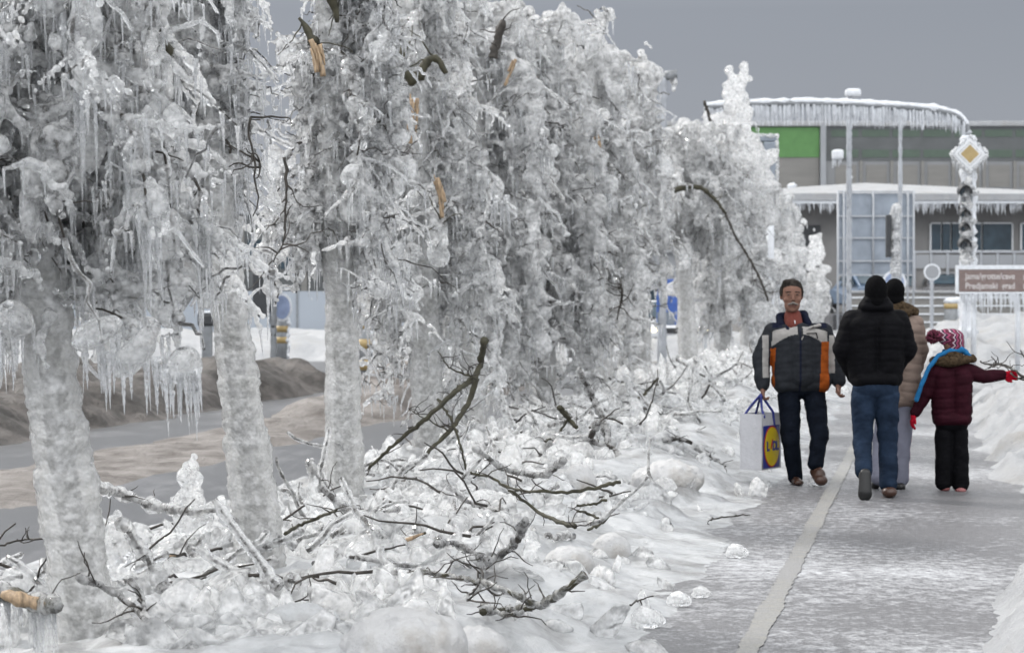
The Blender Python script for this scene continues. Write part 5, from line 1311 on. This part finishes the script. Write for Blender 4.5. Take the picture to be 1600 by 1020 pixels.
solid('sweater', [('c', q(1238, 497, 0.0), 0.072, q(1239, 510, -0.03), 0.078), ('c', q(1240, 512, -0.075), 0.04, q(1243, 522, -0.10), 0.03)], 0.006, M['red_sweater'], r, smooth=2)
nm = NM(); tube(nm, [q(1238.5, 503, -0.115), q(1239, 508, -0.125)], 0.004, 6); nm.build('zip_pull', M['frost'], r)
tr = [('c', q(1238, 607), 0.10, q(1268, 607), 0.10), ('c', q(1233, 620), 0.098, q(1234, 690, -0.05), 0.080), ('c', q(1234, 690, -0.05), 0.078, q(1243, 748, 0.02), 0.062),
      ('c', q(1272, 620), 0.098, q(1277, 682, -0.12), 0.080), ('c', q(1277, 682, -0.12), 0.078, q(1270, 724, -0.17), 0.066)]
solid('trousers', tr, 0.007, M['darkjeans'], r, smooth=3, wr=0.010, seed=3)
solid('shoe', [('c', q(1242, 752, 0.06), 0.040, q(1244, 753.5, -0.10), 0.036), ('e', q(1244, 754, -0.14), (0.045, 0.05, 0.028))], 0.006, M['brownshoe'], r, smooth=2)
solid('shoe', [('c', q(1269, 737, -0.16), 0.042, q(1274, 746, -0.27), 0.052), ('e', q(1275, 748, -0.30), (0.055, 0.055, 0.045)), ('e', q(1274, 740, -0.25), (0.05, 0.06, 0.055))], 0.006, M['brownshoe'], r, smooth=2)
hand(r, q(1190, 607, -0.07), (0.0, -0.1, -1), (0.3, 1, 0), M['skin'], curl=1.15, size=0.16)
hand(r, q(1309, 602, -0.03), (-0.1, -0.35, -1), (0.5, 1, 0), M['skin'], curl=0.9, size=0.165)

# --- carrier bag
bY = Y - 0.10; hb = at(1188.5, 616, bY); Zb = at(1188, 733, bY).z
WB, DB, HB = 0.36, 0.20, at(1188, 646, bY).z - Zb
bag = empty('carrier_bag', (at(1187, 700, bY).x + 0.003, bY-0.12, Zb), 'white carrier bag with a blue and yellow logo, hanging from the walking man\'s hand', 'bag')
th = math.radians(57)
bag.rotation_euler = (0, 0, th)     # near corner of the bag at its origin: front face runs along +x, side along +y'
nm = NM(); nx_, nz_ = 12, 14
def bagpt(u, v, f):                 # slight crumple
    return 0.004*math.sin(u*7+v*5+f) + 0.003*math.sin(v*13+f*2)
faces = []
def panel(ax):
    V = []
    for j in range(nz_+1):
        for i in range(nx_+1):
            u, v = i/nx_, j/nz_; k = 1 - 0.05*v
            if ax == 0: V.append((u*WB, bagpt(u, v, 1)*1.0, v*HB))
            elif ax == 1: V.append((WB, u*DB, v*HB))
            elif ax == 2: V.append(((1-u)*WB, DB + bagpt(u, v, 3), v*HB))
            else: V.append((0.0 + 0.035*math.sin(math.pi*u)*v*1.0, (1-u)*DB, v*HB))
    i = np.arange(nx_)[None, :]; j = np.arange(nz_)[:, None]; w1 = nx_+1
    nm.add(V, np.stack([j*w1+i, j*w1+i+1, (j+1)*w1+i+1, (j+1)*w1+i], -1).reshape(-1, 4))
for ax in range(4): panel(ax)
nm.addn([(0, 0, 0), (WB, 0, 0), (WB, DB, 0), (0, DB, 0)], [(0, 3, 2, 1)])
M['bagwhite'] = simple('white_woven_plastic', (0.42, 0.42, 0.44), 0.35, var=0.06, scale=9, bstr=0.5, bdist=0.01)
o = nm.build('bag_body', M['bagwhite'], bag)
M['logoblue'] = simple('logo_blue', (0.014, 0.022, 0.15), 0.4, var=0.1); M['logoyellow'] = simple('logo_yellow', (0.42, 0.31, 0.012), 0.4, var=0.08)
M['logored'] = simple('logo_red', (0.30, 0.02, 0.013), 0.4, var=0.1)
LW = 0.30; cx_, cz_ = 0.165, HB*0.41
bx('logo_square', M['logoblue'], bag, (cx_-LW/2, cx_+LW/2, -0.010, -0.006, cz_-HB*0.38, cz_+HB*0.38))
nm = NM(); disc(nm, 0.145, HB*0.37, -0.013, -0.0105, cx_, cz_, 40); lo = nm.build('logo_ring', M['logored'], bag, smooth=False)
nm = NM(); disc(nm, 0.133, HB*0.345, -0.016, -0.0135, cx_, cz_, 40); nm.build('logo_disc', M['logoyellow'], bag, smooth=False)
for ch, dx, m_, dz, sh in (("L", -0.105, 'logoblue', -0.03, 0), ("i", -0.033, 'logored', -0.012, 0.35), ("D", 0.0, 'logoblue', -0.03, 0), ("L", 0.066, 'logoblue', -0.03, 0)):
    text(ch, 0.105, M[m_], bag, (cx_+dx, -0.0175, cz_+dz), ext=0.0008, bold=0.005, shear=sh, name='logo_letter')
M['strap'] = simple('blue_webbing', (0.014, 0.022, 0.16), 0.6, var=0.1)
Rz = np.array(Matrix.Rotation(-th, 3, 'Z')); hl = Rz @ (np.array([hb.x, bY-0.02, hb.z]) - np.array(bag.location))
for pts in ([(0.05, 0.0, HB-0.03), (0.08, 0.04, HB+0.04), tuple(hl)], [(0.24, 0.0, HB-0.12), (0.20, -0.006, HB+0.01), tuple(hl)], [(0.06, DB, HB-0.03), (0.10, DB*0.8, HB+0.05), tuple(hl)], [(0.28, DB, HB-0.03), (0.24, DB*0.8, HB+0.04), tuple(hl)]):
    nm = NM(); Q = resample(np.array(pts), 0.02); tube(nm, Q, 0.011, 6); nm.build('handle', M['strap'], bag)

# --- man in black seen from behind
Y = 17.0; PM = F/Y; g = at(1366, 780, Y)
r = empty('person', (g.x, Y, 0.012), 'man in a black puffer jacket, black woolly hat and blue jeans walking away', 'person', 'people walking on the path')
def q(px, py, y=0.0): return (((px-1366)/PM), y, (780-py)/PM)
body = [('e', q(1368, 456, 0.01), (0.078, 0.095, 0.115)), ('c', q(1368, 475), 0.06, q(1367, 500), 0.065), ('c', q(1335, 505), 0.065, q(1400, 505), 0.065), ('c', q(1366, 510, 0.03), 0.08, q(1366, 590, 0.03), 0.08),
        ('c', q(1330, 508), 0.055, q(1316, 550, 0.03), 0.048), ('c', q(1316, 550, 0.03), 0.045, q(1340, 588, 0.18), 0.03), ('c', q(1404, 508), 0.055, q(1418, 550, 0.03), 0.048), ('c', q(1418, 550, 0.03), 0.045, q(1394, 588, 0.18), 0.03),
        ('c', q(1350, 605), 0.09, q(1348, 690, 0.0), 0.06), ('c', q(1348, 690, 0), 0.055, q(1346, 742, -0.13), 0.038), ('c', q(1384, 605), 0.09, q(1388, 690, 0.02), 0.06), ('c', q(1388, 690, 0.02), 0.055, q(1389, 768, 0.03), 0.038)]
solid('body', body, 0.009, M['skin'], r, smooth=2)
solid('hat', [('e', q(1368, 456, 0.0), (0.090, 0.108, 0.122)), ('c', q(1368, 462), 0.089, q(1368, 472), 0.086, (1, 1.15, 1))], 0.007, M['hatblack'], r, smooth=2, quilt=(0.02, 0.001))
hd = []
jk = [('c', q(1340, 505), 0.095, q(1394, 505), 0.095), ('c', q(1346, 515), 0.14, q(1350, 588), 0.125, (1, 1.05, 1)), ('c', q(1388, 515), 0.14, q(1386, 588), 0.125, (1, 1.05, 1)), ('c', q(1345, 594), 0.085, q(1388, 594), 0.085, (1, 1.7, 1)),
      ('c', q(1332, 505), 0.095, q(1318, 548, 0.02), 0.088), ('c', q(1318, 548, 0.02), 0.086, q(1341, 592, 0.18), 0.062), ('c', q(1402, 505), 0.095, q(1416, 548, 0.02), 0.088), ('c', q(1416, 548, 0.02), 0.086, q(1393, 592, 0.18), 0.062),
      ('c', q(1352, 482, 0.0), 0.06, q(1383, 482, 0.0), 0.06, (1, 1.5, 1)), ('c', q(1356, 474, 0.0), 0.05, q(1379, 474, 0.0), 0.05, (1, 1.7, 1))]
solid('jacket', jk, 0.008, M['black'], r, smooth=3, quilt=(0.095, 0.006), wr=0.006, seed=4)
tr = [('c', q(1352, 606), 0.105, q(1382, 606), 0.105, (1, 1.2, 1)), ('c', q(1349, 622), 0.100, q(1348, 690, 0.02), 0.078), ('c', q(1348, 690, 0.02), 0.076, q(1346, 738, -0.10), 0.066),
      ('c', q(1385, 622), 0.102, q(1388, 690, 0.03), 0.080), ('c', q(1388, 690, 0.03), 0.078, q(1389, 757, 0.03), 0.072)]
solid('jeans', tr, 0.007, M['jeans'], r, smooth=3, wr=0.012, seed=5)
solid('shoe', [('c', q(1346, 740, -0.18), 0.044, q(1345, 768, -0.20), 0.055, (1, 0.7, 1)), ('e', q(1345, 770, -0.20), (0.056, 0.035, 0.062)), ('e', q(1346, 745, -0.16), (0.05, 0.05, 0.06))], 0.006, M['blackshoe'], r, smooth=2)
solid('shoe', [('c', q(1389, 770, 0.0), 0.052, q(1392, 772, 0.16), 0.045, (1.1, 1, 0.9)), ('e', q(1389, 771, -0.02), (0.06, 0.06, 0.045))], 0.006, M['brownshoe'], r, smooth=2)
for sx_, lb in ((1346, 1), (1388, 1)): hand(r, q(sx_, 585, 0.19), (0.0, 0.5, -0.6), (1, 0, 0), M['skin'], curl=0.8, size=0.16)

# --- woman mostly hidden beside him
Y = 17.75; PM = F/Y; g = at(1403, 768, Y)
r = empty('person', (g.x, Y, 0.012), 'woman in beige quilted coat with fur hood, half hidden behind the man in black', 'person', 'people walking on the path')
def q(px, py, y=0.0): return (((px-1403)/PM), y, (768-py)/PM)
body = [('e', q(1397, 460, 0.0), (0.070, 0.088, 0.108)), ('c', q(1399, 478), 0.05, q(1402, 500), 0.055), ('c', q(1380, 508), 0.05, q(1425, 508), 0.05), ('c', q(1403, 515), 0.07, q(1403, 600), 0.07),
        ('c', q(1377, 512), 0.045, q(1368, 555), 0.04), ('c', q(1368, 555), 0.038, q(1378, 595, 0.12), 0.026), ('c', q(1430, 512), 0.045, q(1438, 555), 0.04), ('c', q(1438, 555), 0.038, q(1428, 598, 0.14), 0.026),
        ('c', q(1388, 625), 0.08, q(1378, 695, 0.02), 0.055), ('c', q(1378, 695, 0.02), 0.05, q(1372, 752, -0.06), 0.034), ('c', q(1414, 625), 0.08, q(1410, 695, 0), 0.055), ('c', q(1410, 695, 0), 0.05, q(1406, 758, 0.05), 0.034)]
solid('body', body, 0.009, M['skin'], r, smooth=2)
solid('hat', [('e', q(1397, 457, 0.0), (0.082, 0.098, 0.098)), ('c', q(1397, 462), 0.081, q(1397, 472), 0.078, (1, 1.12, 1))], 0.007, M['hatblack'], r, smooth=2)
solid('fur_hood', [('c', q(1378, 486, -0.02), 0.04, q(1405, 482, -0.06), 0.045), ('c', q(1405, 482, -0.06), 0.045, q(1428, 490, 0.0), 0.04), ('e', q(1404, 492, -0.05), (0.10, 0.07, 0.05))], 0.007, M['fur'], r, smooth=1, wr=0.014)
jk = [('c', q(1380, 512), 0.08, q(1424, 512), 0.08), ('c', q(1388, 520), 0.115, q(1388, 620), 0.115, (1, 1.1, 1)), ('c', q(1418, 520), 0.115, q(1416, 620), 0.115, (1, 1.1, 1)), ('c', q(1385, 628), 0.07, q(1424, 628), 0.07, (1, 1.7, 1)),
      ('c', q(1378, 510), 0.078, q(1366, 555), 0.068), ('c', q(1366, 555), 0.066, q(1380, 598, 0.10), 0.05), ('c', q(1428, 510), 0.078, q(1438, 552, 0.02), 0.070), ('c', q(1438, 552, 0.02), 0.066, q(1430, 600, 0.12), 0.05)]
solid('coat', jk, 0.008, M['beige'], r, smooth=3, quilt=(0.08, 0.008), wr=0.004, seed=6)
tr = [('c', q(1390, 622), 0.09, q(1412, 622), 0.09), ('c', q(1386, 635), 0.085, q(1378, 695, 0.02), 0.074), ('c', q(1378, 695, 0.02), 0.072, q(1371, 748, -0.04), 0.070), ('c', q(1413, 635), 0.085, q(1410, 695), 0.074), ('c', q(1410, 695), 0.072, q(1407, 752, 0.04), 0.074)]
solid('trousers', tr, 0.007, None, r, smooth=3, wr=0.008, seed=7, fmat=([M['palepants'], M['pink']], lambda c, n: ((n[:, 0] > 0.93) & (c[:, 0]*PM + 1403 > 1411)).astype(float)))
solid('shoe', [('c', q(1406, 764, 0.0), 0.040, q(1408, 765, 0.14), 0.036), ('e', q(1406, 764, -0.01), (0.045, 0.05, 0.035))], 0.006, M['blackshoe'], r, smooth=2)
solid('shoe', [('c', q(1370, 752, -0.06), 0.038, q(1369, 763, 0.04), 0.036)], 0.006, M['blackshoe'], r, smooth=2)
for s_ in (1388, 1420): hand(r, q(s_, 598, 0.14), (0, 0.5, -0.7), (1, 0, 0), M['skin'], curl=0.8, size=0.15)

# --- child pointing to the right
Y = 17.6; PM = F/Y; g = at(1486, 770, Y)
r = empty('person', (g.x, Y, 0.012), 'child in burgundy jacket, bobble hat and bright blue scarf, one arm stretched out', 'person', 'people walking on the path')
def q(px, py, y=0.0): return (((px-1486)/PM), y, (770-py)/PM)
body = [('e', q(1487, 538, 0.0), (0.072, 0.085, 0.098)), ('c', q(1486, 552), 0.042, q(1486, 575), 0.05), ('c', q(1466, 580), 0.045, q(1506, 580), 0.045), ('c', q(1486, 585, 0.02), 0.06, q(1487, 650, 0.02), 0.06),
        ('c', q(1460, 582), 0.040, q(1446, 618), 0.034), ('c', q(1446, 618), 0.032, q(1428, 650), 0.022), ('c', q(1512, 580), 0.040, q(1540, 590), 0.034), ('c', q(1540, 590), 0.034, q(1568, 590), 0.022),
        ('c', q(1474, 665), 0.06, q(1473, 715), 0.045), ('c', q(1473, 715), 0.042, q(1475, 760), 0.03), ('c', q(1499, 665), 0.06, q(1501, 715), 0.045), ('c', q(1501, 715), 0.042, q(1500, 764), 0.03)]
solid('body', body, 0.008, M['skin'], r, smooth=2)
# patterned hat: knitted zigzags
m, n, p, o_ = mat('zigzag_knit')
tcn = n.nodes.new("ShaderNodeTexCoord"); sp = n.nodes.new("ShaderNodeSeparateXYZ"); n.links.new(tcn.outputs['Object'], sp.inputs[0])
def mth(op, a, b=None):
    x = n.nodes.new("ShaderNodeMath"); x.operation = op
    for i_, v in enumerate((a, b)):
        if v is None: continue
        if isinstance(v, (int, float)): x.inputs[i_].default_value = v
        else: n.links.new(v, x.inputs[i_])
    return x.outputs[0]
tri = mth('PINGPONG', mth('ADD', sp.outputs['Z'], 10.0), 0.022)
band = mth('FRACT', mth('MULTIPLY', mth('ADD', mth('ADD', sp.outputs['X'], mth('MULTIPLY', sp.outputs['Y'], 0.6)), mth('MULTIPLY', tri, 0.9)), 17.0))
cr = tramp(n, band, [(0.0, (0.09, 0.010, 0.03)), (0.22, (0.40, 0.32, 0.36)), (0.38, (0.035, 0.012, 0.03)), (0.62, (0.30, 0.05, 0.12)), (0.80, (0.07, 0.01, 0.025))])
cr.color_ramp.interpolation = 'CONSTANT'; n.links.new(cr.outputs[0], p.inputs['Base Color']); p.inputs['Roughness'].default_value = 0.9
M['zig'] = m
solid('hat', [('e', q(1488, 531, 0.0), (0.092, 0.098, 0.075)), ('c', q(1478, 530, 0), 0.070, q(1470, 528, -0.01), 0.05), ('c', q(1490, 538), 0.085, q(1491, 545), 0.080, (1, 1.15, 0.8))], 0.006, M['zig'], r, smooth=2)
rg = np.random.default_rng(77); nm = NM(); n_ = 260; v = rg.normal(size=(n_, 3)); v /= np.linalg.norm(v, axis=1)[:, None]
c0 = np.array(q(1457, 529, -0.02))
for k in range(n_): tube(nm, [c0 + v[k]*0.02, c0 + v[k]*rg.uniform(0.052, 0.066)], [0.007, 0.004], 4)
M['pom'] = simple('bobble_yarn', (0.10, 0.015, 0.035), 0.9, var=0.9, scale=60); nm.build('bobble', M['pom'], r)
solid('fur_hood', [('c', q(1456, 566, -0.03), 0.036, q(1486, 568, -0.09), 0.044), ('c', q(1486, 568, -0.09), 0.044, q(1518, 563, -0.03), 0.034), ('e', q(1486, 558, -0.03), (0.085, 0.07, 0.05))], 0.006, M['fur'], r, smooth=1, wr=0.014)
jk = [('c', q(1468, 583), 0.072, q(1506, 583), 0.072), ('c', q(1474, 592), 0.098, q(1474, 645), 0.098, (1, 1.15, 1)), ('c', q(1500, 592), 0.098, q(1500, 645), 0.098, (1, 1.15, 1)), ('c', q(1470, 657), 0.072, q(1504, 657), 0.072, (1, 1.7, 0.95)),
      ('c', q(1463, 584), 0.068, q(1446, 618), 0.058), ('c', q(1446, 618), 0.056, q(1430, 648), 0.040), ('c', q(1510, 582), 0.068, q(1536, 592), 0.056), ('c', q(1536, 592), 0.056, q(1565, 589), 0.042)]
solid('jacket', jk, 0.007, M['burgundy'], r, smooth=3, quilt=(0.085, 0.0065), wr=0.005, seed=9)
tr = [('c', q(1475, 665), 0.075, q(1498, 665), 0.075, (1, 1.2, 1)), ('c', q(1474, 680), 0.072, q(1474, 757), 0.066), ('c', q(1499, 680), 0.072, q(1501, 760), 0.068)]
solid('trousers', tr, 0.007, M['black'], r, smooth=3, wr=0.009, seed=10)
solid('boot', [('c', q(1476, 765, 0), 0.038, q(1478, 766, 0.10), 0.034), ('e', q(1476, 766, 0), (0.045, 0.05, 0.026))], 0.006, M['pinkshoe'], r, smooth=2)
solid('boot', [('c', q(1500, 768, -0.03), 0.038, q(1502, 769, 0.07), 0.034), ('e', q(1500, 769, -0.03), (0.045, 0.05, 0.026))], 0.006, M['pinkshoe'], r, smooth=2)
hand(r, q(1428, 650, 0.0), (-0.25, 0.0, -1), (0, 1, 0.0), M['red'], curl=0.45, size=0.135, name='glove', glove=True)
hand(r, q(1566, 590, 0.0), (1, -0.05, 0.03), (0, -0.3, 1), M['red'], curl=0.5, size=0.135, name='glove', glove=True)
sc = [('c', q(1508, 554, -0.02), 0.022, q(1498, 548, -0.07), 0.022), ('c', q(1505, 553, -0.05), 0.020, q(1516, 561, -0.04), 0.012),
      ('c', q(1482, 550, -0.07), 0.020, q(1464, 558, -0.06), 0.020), ('c', q(1464, 558, -0.06), 0.020, q(1448, 577, -0.07), 0.019), ('c', q(1448, 577, -0.07), 0.019, q(1436, 605, -0.08), 0.018), ('c', q(1436, 605, -0.08), 0.018, q(1429, 627, -0.07), 0.020),
      ('c', q(1478, 553, 0.06), 0.025, q(1500, 553, 0.06), 0.025), ('c', q(1480, 551, -0.07), 0.02, q(1500, 550, -0.07), 0.02)]
solid('scarf', sc, 0.005, M['scarf'], r, smooth=2, wr=0.004)
